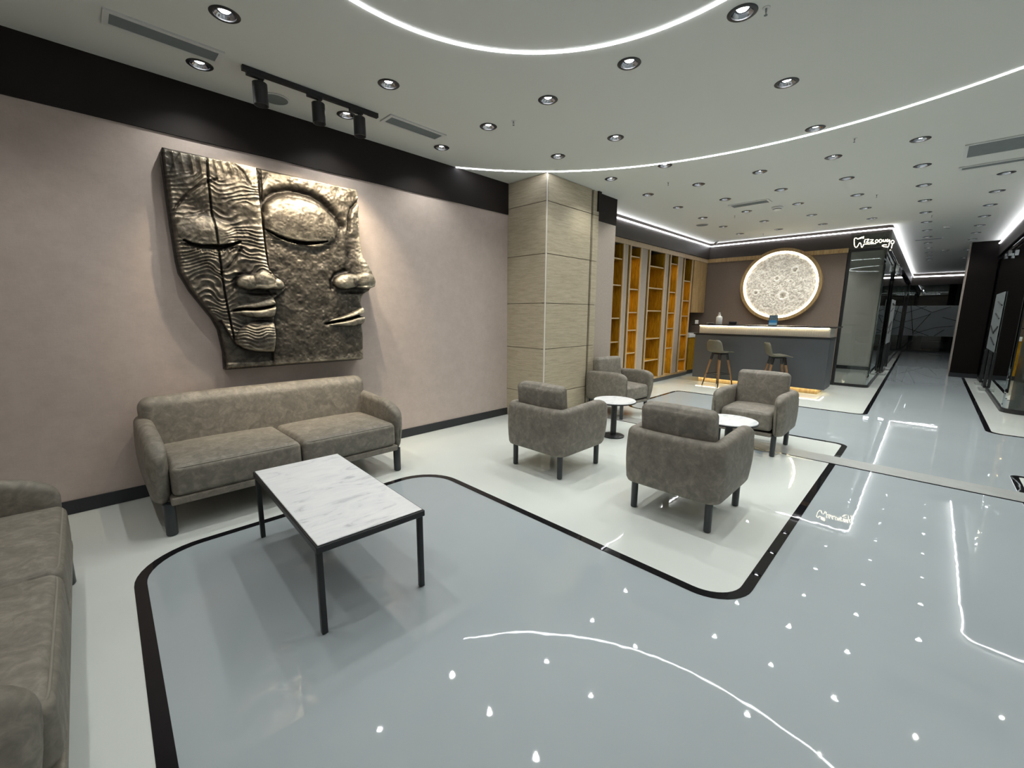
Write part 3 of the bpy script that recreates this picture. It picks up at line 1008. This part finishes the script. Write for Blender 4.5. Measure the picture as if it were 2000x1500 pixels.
    rl = np.interp(X, [1.66, 1.75, 1.85, 1.95, 2.03, 2.12], [1.385, 1.372, 1.362, 1.362, 1.380, 1.395])
    uq = np.clip((Z - rm) / (ru - rm + 1e-4), 0, 1); lq = np.clip((rm - Z) / (rm - rl + 1e-4), 0, 1)
    amp = np.clip((X - 1.66) / .2, 0, 1)
    right += amp * (.046 * np.sqrt(np.clip(1 - uq ** 2, 0, 1)) * (Z > rm) + .042 * np.sqrt(np.clip(1 - (2 * lq - 1) ** 2, 0, 1)) * (Z <= rm))
    right -= (X > 1.66) * .06 * np.exp(-((Z - rm + .004) / .012) ** 2) * np.clip((X - 1.66) / .06, 0, 1)
    de2 = polyd(X, Z, [(1.975, 2.30), (1.984, 2.435), (2.012, 2.513), (2.064, 2.574), (2.13, 2.62)])
    right -= .032 * np.exp(-(de2 / .016) ** 2)
    right += .016 * ((vnoise(X, Z, 9, 3) - .5) + .5 * (vnoise(X, Z, 21, 4) - .5) + .35 * (vnoise(X, Z, 48, 6) - .5)) * (1 - .75 * dome(X, Z, 1.52, 2.30, .33, .215))
    # ridge grooves between the faces
    g1 = polyd(X, Z, [(1.215, 2.73), (1.205, 2.5), (1.212, 2.2), (1.214, 1.95), (1.215, 1.83)])
    g2 = polyd(X, Z, [(1.243, 2.73), (1.232, 2.5), (1.228, 2.36)])
    low = ss(-.01, .01, chin - Z) * lf          # plinth under the left chin
    H = lf2 * left + (1 - lf2) * right
    H = np.where(low > .5, .012 + .012 * (Z < 1.05), H) if False else H * (1 - low) + low * (.010 + .014 * ss(1.062, 1.05, Z))
    gw = .010 + .010 * ss(2.2, 2.7, Z)
    H -= .032 * ss(1.3, .5, g1 / gw) + .022 * ss(.009, .002, g2)
    # soften to the outline
    ed = np.minimum(np.minimum(X - XLl, xr[:, None] - X), np.minimum(Z - 1.0, 2.722 - Z))
    H = np.maximum(H, -.01)
    H = H * ss(-.004, .030, ed) - .018 * ss(.016, 0, ed)
    H += .003 * (vnoise(X, Z, 60, 5) - .5)
    # tone: lighter where raised against its surroundings, darker in recesses
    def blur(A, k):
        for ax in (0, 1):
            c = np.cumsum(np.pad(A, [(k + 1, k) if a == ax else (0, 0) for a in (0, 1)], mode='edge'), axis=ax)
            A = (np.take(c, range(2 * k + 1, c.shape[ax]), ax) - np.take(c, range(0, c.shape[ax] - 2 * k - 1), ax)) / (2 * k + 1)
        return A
    tone = .36 + 9 * (H - blur(H, 6)) + 4.0 * (H - blur(H, 22)) + .8 * (H - .06)
    yb = YL - .105
    n = NX * NZ
    V = np.zeros((n, 3)); V[:, 0] = X.ravel(); V[:, 1] = (yb - H).ravel(); V[:, 2] = Z.ravel()
    idx = np.arange(n).reshape(NZ, NX)
    F = np.stack([idx[:-1, :-1], idx[:-1, 1:], idx[1:, 1:], idx[1:, :-1]], -1).reshape(-1, 4)
    rim = list(idx[0, :]) + list(idx[1:, -1]) + list(idx[-1, -2::-1]) + list(idx[-2:0:-1, 0])
    m_ = len(rim)
    V2 = V[rim].copy(); V2[:, 1] = YL - .004
    k = np.arange(m_); k2 = (k + 1) % m_
    rim = np.array(rim)
    F2 = np.stack([rim[k2], rim[k], n + k, n + k2], -1)
    me = bpy.data.meshes.new('face_relief')
    me.from_pydata(np.vstack([V, V2]).tolist(), [], np.vstack([F, F2]).tolist() + [tuple((n + k).tolist())])
    me.materials.append(M['bronze'])
    at = me.attributes.new('raised_tone', 'FLOAT', 'POINT')
    at.data.foreach_set('value', np.concatenate([np.clip(tone, 0, 1).ravel(), np.full(m_, .1)]).astype(np.float32))
    me.polygons.foreach_set('use_smooth', [True] * len(me.polygons))
    me.set_sharp_from_angle(angle=math.radians(60))
    o = bpy.data.objects.new('face_relief', me)
    COL.objects.link(o)
    return tag(o, 'large bronze wall relief of two joined faces with closed eyes', 'wall sculpture')
relief()

# ------------------------------------------------------------------ shelving alcove
ZT = 2.79
t = thing('shelving_unit', 'tall oak shelving wall with five lit narrow bays, left of the bar', 'shelving', (0, 0, 0))
G().box(6.12, 11.38, YS - .005, YS + .04, ZT, 2.88).obj('top_rail', M['oak_light'], t)
G().box(6.12, 10.56, YS + .01, YS + .36, .004, .085).obj('plinth', M['bar_front'], t)
G().box(6.12, 10.56, YS, YS + .37, .087, .125).obj('bottom_board', M['oak'], t)
G().box(6.12, 10.56, YS + .36, YS + .375, .127, ZT - .002).obj('back_panel', M['oak_amber'], t)
BAYS = [((6.32, 7.25), [2.52, 2.04, 1.43, .98, .5]), ((7.545, 7.91), [2.61, 1.99, 1.54, 1.19, .73]), ((8.315, 8.98), [2.49, 2.05, 1.58, .99, .52]),
        ((9.285, 9.64), [2.62, 2.00, 1.54, 1.19, .74]), ((10.025, 10.42), [2.29, 1.83, 1.47, 1.02, .42])]
cell = bpy.data.lights.new('shelf_glow', 'AREA')
cell.shape = 'RECTANGLE'; cell.size = .03; cell.size_y = .22; cell.energy = .68; cell.color = (1.0, .76, .30)
for bi, ((x0, x1), zz) in enumerate(BAYS):
    for xa, xbb in ((x0 - .045, x0 - .001), (x1 + .001, x1 + .045)):
        up = G().box(xa, xbb, YS + .012, YS + .355, .127, ZT - .002).obj('upright', M['oak_amber'], t)
        G().box(xa, xbb, YS - .006, YS + .0115, .127, ZT - .002).obj('edge_lipping', M['oak_light'], up)
    zlist = sorted(zz)
    for z in zlist:
        s = G().box(x0, x1, YS + .032, YS + .355, z - .020, z).obj('shelf', M['oak_amber'], t)
        G().box(x0, x1, YS + .02, YS + .0315, z - .021, z + .001).obj('edge_lipping', M['oak_light'], s)
        G().box(x0 + .02, x0 + .05, YS + .05, YS + .33, z - .024, z - .0185).obj('light_bar', M['warm_led'], s)
        l = bpy.data.objects.new('glow', cell); COL.objects.link(l); l.parent = s; l.location = (x0 + .035, YS + .19, z - .027)
    if bi < 4:
        nx0 = BAYS[bi + 1][0][0]
        G().box(x1 + .047, nx0 - .095, YS + .01, YS + .05, .127, ZT - .002).obj('pilaster', M['pilaster'], t)
        G().box(nx0 - .094, nx0 - .047, YS + .045, YS + .055, .127, ZT - .002).obj('shadow_gap', M['black'], t)
# wall cabinet and sink cabinet
t = thing('wall_cabinet', 'two-door oak wall cabinet beside the lit shelves', 'cabinet', (0, 0, 0))
G().box(10.54, 11.38, YS + .02, YS + .36, 1.55, ZT - .004).obj('carcass', M['oak'], t)
G().box(10.545, 10.958, YS - .003, YS + .018, 1.553, ZT - .006).obj('door', M['oak'], t)
G().box(10.964, 11.376, YS - .003, YS + .018, 1.553, ZT - .006).obj('door', M['oak'], t)
t = thing('base_cabinet', 'oak base cabinet with white sink top below the wall cabinet', 'cabinet', (0, 0, 0))
G().box(10.58, 11.38, YS + .03, YS + .36, .11, .93).obj('carcass', M['oak_amber'], t)
G().box(10.585, 10.978, YS + .008, YS + .028, .113, .925).obj('door', M['oak_amber'], t)
G().box(10.984, 11.376, YS + .008, YS + .028, .113, .925).obj('door', M['oak_amber'], t)
bevel(G().box(10.565, 11.385, YS - .01, YS + .37, .932, 1.03).obj('sink_top', M['white_plastic'], t), .012, 2)
G().box(10.6, 11.38, YS + .05, YS + .35, .004, .108).obj('kick_board', M['base'], t)
G().tube([(10.9, YS + .3, 1.03), (10.9, YS + .3, 1.20), (10.9, YS + .24, 1.24), (10.9, YS + .18, 1.21)], .010, 10).obj('tap', M['chrome'], t, True)

# ------------------------------------------------------------------ moon lamp
def moon():
    t = thing('moon_lamp', 'big round backlit moon wall lamp with craters and oak ring above the bar', 'wall lamp', (11.37, 2.60, 2.18))
    R0 = .735
    nr, na = 110, 260
    r = np.linspace(0.004, 1, nr)[:, None] * np.ones((1, na))
    a = np.linspace(0, 2 * PI, na, endpoint=False)[None, :] * np.ones((nr, 1))
    Y = -r * np.cos(a) * R0 * .98; Z = r * np.sin(a) * R0 * .98     # Y to the left of the picture is +
    H = .05 * np.sqrt(np.clip(1 - r ** 2 * .98, 0, 1))
    def crater(px, pz, rad, dep):
        d = np.hypot(-Y - px, Z - pz) / rad
        return dep * (1.1 * np.exp(-((d - 1) / .28) ** 2) - 1.0 * np.exp(-(d / .75) ** 4))
    big = [(.10, -.24, .085, .022), (.28, .32, .058, .018), (-.05, .14, .052, .018), (-.46, -.16, .055, .016), (-.32, -.0, .036, .012), (.22, .06, .036, .012), (.06, -.0, .034, .010), (-.08, -.06, .024, .009)]
    for px, pz, rad, dep in big:
        H = H + crater(px, pz, rad, dep)
    rr = np.random.RandomState(3)
    for _ in range(230):
        q = math.sqrt(rr.rand()) * .69; b = rr.rand() * 2 * PI
        H = H + crater(q * math.cos(b), q * math.sin(b), .009 + .022 * rr.rand() ** 2, .004 + .004 * rr.rand())
    H = H + .016 * (vnoise(Y + 9, Z + 9, 24, 8) - .5) + .020 * (vnoise(Y + 9, Z + 9, 48, 9) - .5) + .014 * (vnoise(Y + 9, Z + 9, 85, 13) - .5) + .004 * (vnoise(Y + 9, Z + 9, 8, 10) - .5)
    n = nr * na
    V = np.stack([(-.012 - H).ravel(), Y.ravel(), Z.ravel()], 1)
    idx = np.arange(n).reshape(nr, na)
    nx = np.roll(idx, -1, 1)
    F = np.stack([idx[:-1], nx[:-1], nx[1:], idx[1:]], -1).reshape(-1, 4).tolist() + [tuple(idx[0].tolist())[::-1]]
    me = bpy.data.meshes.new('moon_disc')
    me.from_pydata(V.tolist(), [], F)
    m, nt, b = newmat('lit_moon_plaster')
    # crater shade put into colour and glow: recesses darker, rims lighter
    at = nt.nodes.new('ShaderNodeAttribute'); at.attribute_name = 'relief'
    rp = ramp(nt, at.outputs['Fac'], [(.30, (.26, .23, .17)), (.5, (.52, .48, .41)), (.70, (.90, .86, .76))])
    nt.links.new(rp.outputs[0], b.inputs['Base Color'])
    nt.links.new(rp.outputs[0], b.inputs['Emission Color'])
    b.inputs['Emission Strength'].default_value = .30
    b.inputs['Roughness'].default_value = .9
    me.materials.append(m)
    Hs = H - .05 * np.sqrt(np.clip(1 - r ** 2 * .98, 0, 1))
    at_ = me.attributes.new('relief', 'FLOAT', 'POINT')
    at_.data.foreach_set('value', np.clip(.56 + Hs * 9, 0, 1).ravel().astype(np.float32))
    me.polygons.foreach_set('use_smooth', [True] * len(me.polygons))
    o = bpy.data.objects.new('moon_disc', me); COL.objects.link(o); o.parent = t
    def ring(r0, r1, x0, x1):
        n = 96
        v = []; f = []
        for k in range(n):
            aa = 2 * PI * k / n
            for rr_, xx in ((r0, x0), (r1, x0), (r1, x1), (r0, x1)):
                v.append((xx, rr_ * math.cos(aa), rr_ * math.sin(aa)))
        for k in range(n):
            k2 = (k + 1) % n
            for j in range(4):
                j2 = (j + 1) % 4
                f.append((k * 4 + j, k * 4 + j2, k2 * 4 + j2, k2 * 4 + j))
        return G().add(v, f)
    ring(.704, .744, -.040, -.012).obj('light_ring', emis('moon_ring_led', (1.0, .88, .60), 7), t)
    ring(.746, .812, -.066, .0).obj('oak_ring', M['oak'], t, True, 40)
moon()

# ------------------------------------------------------------------ bar
t = thing('bar_counter', 'slate blue bar counter with glowing white band and black top', 'bar counter', (0, 0, 0))
G().box(9.80, 10.28, 1.42, 3.66, .004, .105).obj('plinth', M['oak'], t)
bevel(G().box(9.68, 10.30, 1.30, 3.76, .108, 1.065).obj('counter_body', M['bar_front'], t), .003, 1)
G().box(9.665, 10.31, 1.285, 3.79, 1.067, 1.090).obj('ledge', M['black'], t)
g = G().box(9.745, 10.28, 1.325, 3.70, 1.092, 1.262)
g.obj('white_band', M['bar_white'], t)
for k in range(60):
    yy = 1.335 + (3.69 - 1.335) * (k + .5) / 60
    G().box(9.738, 9.7449, yy - .013, yy + .013, 1.094, 1.258).obj('flute', M['bar_white'], t)
bevel(G().box(9.60, 10.34, 1.22, 3.83, 1.268, 1.292).obj('counter_top', M['bar_top'], t), .003, 1)
G().box(9.715, 9.728, 1.34, 3.69, 1.258, 1.2675).obj('light_bar', M['gold_led'], t)
G().box(9.755, 9.770, 1.36, 3.70, .098, .1075).obj('light_bar', M['gold_led'], t)
G().box(9.77, 10.2, 1.36, 1.375, .098, .1075).obj('light_bar', M['gold_led'], t)

ZB = 1.2925
t = thing('pump_bottle', 'white pump bottle standing on the bar top', 'bottle', (9.92, 3.36, ZB))
G().lathe([(.058, 0), (.064, .008), (.064, .14), (.055, .165), (.026, .185), (.024, .20)], 28).obj('bottle', M['white_plastic'], t, True, 50)
G().lathe([(.028, .201), (.028, .222), (.010, .226), (.010, .242)], 20).obj('collar', M['white_plastic'], t, True, 40)
G().box(-.045, .014, -.011, .011, .243, .258).obj('pump_head', M['white_plastic'], t)
t = thing('card_terminal', 'small black box lying on the bar right of the pump bottle', 'device', (9.95, 3.08, ZB), .2)
bevel(G().box(-.045, .045, -.078, .078, 0, .065).obj('body', M['black'], t), .006, 2)
G().box(-.0462, -.0455, -.06, .06, .012, .052).obj('screen', M['bar_top'], t)
t = thing('dish', 'low white dish left of the pump bottle on the bar', 'dish', (9.95, 3.55, ZB))
G().lathe([(.05, 0), (.085, .022), (.088, .024), (.082, .022), (.048, .005), (.001, .004)], 28).obj('bowl', M['white_plastic'], t, True, 60)
m_blue = plain('blue_card', (.03, .22, .48), .4, var=.02)
m_lblue = plain('light_blue_card', (.28, .50, .66), .4, var=.02)
m_gcard = plain('grey_card_picture', (.10, .15, .18), .4, var=.9, scale=70)
t = thing('counter_display', 'small blue and grey card display standing on the bar before the moon lamp', 'display', (9.86, 2.30, ZB))
G().box(-.030, .035, -.076, .076, 0, .006).obj('foot', M['glass_dark'], t)
G().box(.0, .006, -.076, .076, .0065, .205).obj('holder', M['bar_top'], t)
G().box(-.003, -.0005, -.072, .072, .105, .200).obj('upper_card', m_gcard, t)
G().box(-.003, -.0005, -.072, .072, .055, .104).obj('middle_card', m_blue, t)
G().box(-.003, -.0005, -.072, .072, .010, .054).obj('lower_card', m_lblue, t)
t = thing('tablet_stand', 'thin pale tablet leaning at the left end of the bar', 'tablet', (9.78, 3.79, ZB), .4)
bevel(G().box(-.004, .004, -.035, .035, -.0, .085).obj('tablet', M['white_plastic'], t), .002, 1)
G().box(.004, .03, -.02, .02, 0, .006).obj('stand', M['black'], t)

# bar stools (forward is +x)
def stool(label):
    t = thing('bar_stool', label, 'bar stool', group='bar stools')
    # one moulded shell: seat that curves up into the backrest
    nu, nv = 22, 15
    prof = [(.215, .725), (.205, .738), (.12, .735), (.02, .722), (-.08, .722), (-.145, .742), (-.180, .79), (-.200, .86), (-.218, .93), (-.232, .985)]
    pr = np.array(prof)
    d = np.r_[0, np.cumsum(np.hypot(*np.diff(pr, axis=0).T))]
    u = np.linspace(0, d[-1], nu)
    px = np.interp(u, d, pr[:, 0]); pz = np.interp(u, d, pr[:, 1])
    top = []
    for i in range(nu):
        s = u[i] / d[-1]
        hw = .205 * (1 - .18 * max(0, (.12 - s) / .12) ** 2) * (1 - .12 * ss(.5, 1, s)) * math.sqrt(max(.35, 1 - max(0, (s - .88) / .12) ** 2 * .5))
        row = []
        for j in range(nv):
            v = -1 + 2 * j / (nv - 1)
            row.append((px[i] + .045 * abs(v) ** 2.4 * ss(.45, .8, s), v * hw, pz[i] + .028 * abs(v) ** 3 * (1 - ss(.5, .9, s)) * ss(0, .25, s)))
        top.append(row)
    g = G()
    vt = [p for r in top for p in r]
    nrm = []
    for i in range(nu):
        a = np.array([px[min(i + 1, nu - 1)] - px[max(i - 1, 0)], pz[min(i + 1, nu - 1)] - pz[max(i - 1, 0)]])
        a /= np.linalg.norm(a)
        nrm.append((a[1], -a[0]))
    vb = [(vt[i * nv + j][0] + nrm[i][0] * .016 * -1 if False else vt[i * nv + j][0] - .014 * (-nrm[i][0]) * -1, vt[i * nv + j][1], vt[i * nv + j][2] - .014) for i in range(nu) for j in range(nv)]
    F = []
    n = nu * nv
    for i in range(nu - 1):
        for j in range(nv - 1):
            q = (i * nv + j, i * nv + j + 1, (i + 1) * nv + j + 1, (i + 1) * nv + j)
            F.append(q); F.append(tuple(n + k for k in q[::-1]))
    rim = [j for j in range(nv)] + [i * nv + nv - 1 for i in range(1, nu)] + [(nu - 1) * nv + j for j in range(nv - 2, -1, -1)] + [i * nv for i in range(nu - 2, 0, -1)]
    for a, b in zip(rim, rim[1:] + rim[:1]):
        F.append((b, a, n + a, n + b))
    g.add(vt + vb, F).obj('seat_shell', M['stool_shell'], t, True, 60)
    bevel(G().box(-.12, .13, -.11, .11, .682, .704).obj('seat_mount', M['black'], t), .006, 1)
    for sx in (-1, 1):
        for sy in (-1, 1):
            a = Vector((sx * .095 + .005, sy * .09, .700)); b = Vector((sx * .215, sy * .20, .004))
            m1 = a.lerp(b, .19); m2 = a.lerp(b, .80)
            G().bar(a, m1, .026, 14, .025).obj('leg_socket', M['black'], t, True, 50)
            lg = G().bar(m1, m2, .022, 14, .017).obj('leg', M['oak_leg'], t, True, 50)
            G().bar(m2, b, .014, 12, .010).obj('leg_tip', M['black'], lg, True, 50)
    z = .27; q = .7
    hx, hy = .175, .162
    G().tube([(hx, hy, z), (-hx, hy, z), (-hx, -hy, z), (hx, -hy, z)], .008, 8, True).obj('footrest', M['black'], t, True, 60)
    return t
st = stool('left bar stool, olive grey shell seen from behind with wooden legs')
st.location = (9.36, 3.10, 0); st.rotation_euler = (0, 0, math.radians(-22))
dup(st, (9.33, 2.04, 0), math.radians(-62), 'right bar stool, olive grey shell seen from the side, behind the facing armchair')

# ------------------------------------------------------------------ neon sign
t = thing('neon_sign', 'small white neon sign with a tooth outline and script letters on the fascia', 'sign', (11.33, 0, 0))
def nv_(X, Y):
    return (0, 1.345 - (X - 690) * .00080, 3.098 - (Y - 210 + .117 * (X - 690)) * .00095)
def smooth(p, n=5):
    out = []
    for i in range(len(p) - 1):
        p0 = p[max(i - 1, 0)]; p1 = p[i]; p2 = p[i + 1]; p3 = p[min(i + 2, len(p) - 1)]
        for k in range(n):
            s = k / n
            out.append(tuple(.5 * ((2 * p1[c]) + (-p0[c] + p2[c]) * s + (2 * p0[c] - 5 * p1[c] + 4 * p2[c] - p3[c]) * s * s + (-p0[c] + 3 * p1[c] - 3 * p2[c] + p3[c]) * s ** 3) for c in (0, 1)))
    out.append(p[-1])
    return out
circ = lambda x, y, r: [(x + r * math.cos(a), y + r * 1.1 * math.sin(a)) for a in np.linspace(-1.2, 5.1, 9)]
tooth = [(880, 212), (815, 232), (765, 262), (722, 240), (692, 262), (695, 320), (712, 400), (745, 435), (775, 412), (795, 362), (815, 340), (838, 362), (850, 410), (868, 428), (885, 395), (905, 364), (1000, 356), (1130, 345)]
strokes = [('tooth_outline', tooth), ('tooth_outline', [(785, 258), (840, 240), (880, 245)]),
           ('letter', [(912, 262), (900, 300), (905, 335)]), ('letter', [(932, 268), (985, 264), (942, 322), (1000, 322)]), ('letter', [(1012, 272), (1068, 268), (1022, 325), (1082, 320)]),
           ('letter', circ(1140, 296, 26)), ('letter', circ(1212, 290, 28)), ('letter', [(1262, 262), (1268, 300), (1300, 296), (1306, 258), (1312, 300)]),
           ('letter', [(1345, 250), (1325, 285), (1350, 300), (1378, 262), (1382, 330), (1376, 395), (1325, 408), (1258, 388), (1285, 366), (1340, 368)]), ('letter', circ(1440, 305, 30)), ('letter', [(1446, 345), (1440, 380), (1436, 430)])]
for nm_, s in strokes:
    G().tube([nv_(*p) for p in smooth(s)], .0050, 6).obj(nm_, M['neon'], t, True, 60)
G().box(.012, .016, .72, 1.36, 2.88, 3.13).obj('clear_backing', M['glass'], t)

# ------------------------------------------------------------------ glass rooms
def glass_wall(name, path, z0, z1, mat='glass', sill=.055):
    g = G().ribbon(path, .012, z0, z1)
    o = struct(g.obj(name, M[mat]))
    G().ribbon(path, .045, .004, z0 - .001).obj('sill', M['black'], o)
    return o
WP = rounded([(11.45, 1.395), (11.45, .815), (14.2, .845)], [.09], 8)
w1 = glass_wall('window_1', WP, .06, 2.855)
G().box(11.40, 11.46, 1.375, 1.43, 0.004, 2.86).obj('corner_post', M['black'], w1)
G().box(11.425, 11.475, .86, 1.374, 2.80, 2.858).obj('head_rail', M['black'], w1)
w2 = glass_wall('window_2', [(15.9, .855), (XE - .3, .93)], .06, 2.79, 'glass_dark')
d1 = glass_wall('door_1', [(14.25, .80), (15.8, .81)], .06, 2.70)
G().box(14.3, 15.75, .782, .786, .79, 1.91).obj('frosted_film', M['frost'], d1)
for (xa, za, xb_, zb_) in [(14.4, 1.62, 15.1, 1.70), (14.35, 1.20, 15.2, 1.36), (15.2, 1.36, 14.5, 1.06), (14.5, 1.06, 15.6, 1.12), (14.6, 1.82, 15.5, 1.78)]:
    G().bar((xa, .779, za), (xb_, .779, zb_), .012, 6).obj('black_line', M['black'], d1)
for x in (14.32, 15.72):
    G().box(x - .03, x + .03, .76, .80, .10, .78).obj('door_handle', M['black'], d1)
    G().box(x - .12, x + .12, .70, .86, .004, .05).obj('floor_guide', M['joint_metal'], d1)
G().bar((11.6, .775, 2.80), (15.9, .79, 2.74), .016, 10).obj('sliding_rail', M['chrome'], d1, True)
for x in (14.5, 15.5, 15.9):
    G().box(x - .05, x + .05, .755, .815, 2.60, 2.78).obj('roller', M['chrome'], d1)
# room behind the first pane
struct(G().box(15.2, 15.3, .90, 4.64, 0, C).obj('wall_glass_room', M['room_wall']))
struct(G().box(11.5, 15.2, 4.2, 4.3, 0, C).obj('wall_glass_room_side', M['room_wall']))
struct(G().box(15.17, 15.2, .90, 4.2, .004, .10).obj('trim_11', M['base']))
for x, y in ((12.4, 1.6), (12.4, 3.0), (13.6, 1.6), (13.6, 3.0), (14.6, 2.2)):  # unseen lamps added to brighten the glass room
    l = bpy.data.objects.new('added_room_light', lamp_data); COL.objects.link(l); l.location = (x, y, C - .02)
# right glass room
W3 = rounded([(15.2, -.955), (10.04, -.955), (10.04, -3.95)], [.20], 8)
w3 = glass_wall('window_3', W3, .07, 2.895)
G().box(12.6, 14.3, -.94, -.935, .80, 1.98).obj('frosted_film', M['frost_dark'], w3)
for (xa, za, xb_, zb_) in [(12.7, 1.72, 13.5, 1.80), (12.8, 1.46, 13.6, 1.56), (12.75, 1.30, 13.4, 1.16), (12.8, .94, 13.7, 1.06), (13.4, 1.16, 14.1, 1.3)]:
    G().bar((xa, -.930, za), (xb_, -.930, zb_), .013, 6).obj('black_line', M['black'], w3)
for x in (12.95, 13.95):
    G().box(x - .05, x + .05, -.94, -.90, .06, .79).obj('door_handle', M['black'], w3)
    G().box(x - .16, x + .16, -.97, -.84, .004, .05).obj('floor_guide', M['joint_metal'], w3)
G().bar((10.3, -.92, 2.80), (15.2, -.92, 2.80), .018, 10).obj('sliding_rail', M['chrome'], w3, True)
for x in (12.8, 13.4):
    G().box(x - .06, x + .06, -.93, -.88, 2.66, 2.76).obj('roller', M['chrome'], w3)
t = thing('wall_shelf', 'thin two-tier glass shelf rack inside the right glass room', 'shelf', (0, 0, 0))
for z in (2.13, 2.43):
    G().box(12.4, 14.2, -1.4, -1.1, z, z + .02).obj('shelf', M['chrome'], t)
for x in (12.45, 14.15):
    G().box(x - .015, x + .015, -1.42, -1.38, .01, 2.6).obj('upright', M['chrome'], t)
struct(G().box(10.2, 15.3, -3.0, -2.9, 0, C).obj('wall_right_room', M['room_wall']))
struct(G().box(15.2, 15.3, -2.9, -1.0, 0, C).obj('wall_right_room_end', M['room_wall']))

# far end of the corridor
fx = XE - .12
far = struct(G().box(fx, fx + .012, -.80, .92, .05, 2.78).obj('window_4', M['glass_dark']), 'dark glass front at the end of the corridor')
G().box(fx - .01, fx + .02, -.80, .92, .004, .049).obj('sill', M['black'], far)
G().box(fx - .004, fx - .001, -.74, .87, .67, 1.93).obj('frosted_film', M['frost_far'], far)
G().box(fx - .02, fx - .006, .855, .885, .05, 2.78).obj('post', M['black'], far)
def fp(X, Y):   # drawn lines, metres on the pane
    return (fx - .012, .87 - (X - 830) / 590 * 1.61, 1.93 - (Y - 990) / 290 * 1.26)
for a, b in [((880, 990), (955, 1275)), ((935, 990), (1130, 1055)), ((830, 1062), (1060, 995)), ((830, 1150), (1110, 1072)), ((1112, 1062), (950, 1250)), ((1130, 1052), (1320, 1000)), ((830, 1195), (1130, 1278)),
             ((960, 1260), (1200, 1195)), ((1200, 1195), (1380, 1180)), ((1250, 1100), (1400, 1130)), ((1190, 1278), (1290, 1215))]:
    G().bar(fp(*a), fp(*b), .010, 6).obj('black_line', M['black'], far)
struct(G().box(XE + 3.6, XE + 3.7, -3, 3, 0, C).obj('wall_end', M['dark_room']))
struct(G().box(fx, XE + 3.6, 1.6, 1.7, 0, C).obj('wall_end_left', M['dark_room']))
struct(G().box(fx, XE + 3.6, -2.7, -2.6, 0, C).obj('wall_end_right', M['dark_room']))
struct(G().box(fx + .03, XE + 3.6, -2.6, 1.6, 3.0, 3.1).obj('ceiling_end', M['dark_room']))
t = thing('linear_lamp', 'short white linear lamp hanging in the dark room beyond the corridor', 'lamp', (XE + 1.2, .45, 2.62))
G().box(-.6, .6, -.012, .012, -.02, .0).obj('tube', M['cove'], t)
G().box(-.6, .6, -.015, .015, .001, .02).obj('housing', M['black'], t)
G().bar((0, 0, .02), (0, 0, .39), .004, 6).obj('cable', M['black'], t)
t = thing('bench', 'pale low bench in the dark room beyond the corridor', 'bench', (XE + .9, .05, .003))
bevel(G().box(-.35, .35, -.5, .22, .12, .42).obj('seat', M['white_plastic'], t), .05, 3)
bevel(G().box(.2, .35, -.5, .22, .42, .75).obj('backrest', M['white_plastic'], t), .04, 3)
for a in (-.28, .28):
    for b in (-.42, .14):
        G().cyl(a, b, 0, .12, .02, 10).obj('leg', M['chrome'], t)
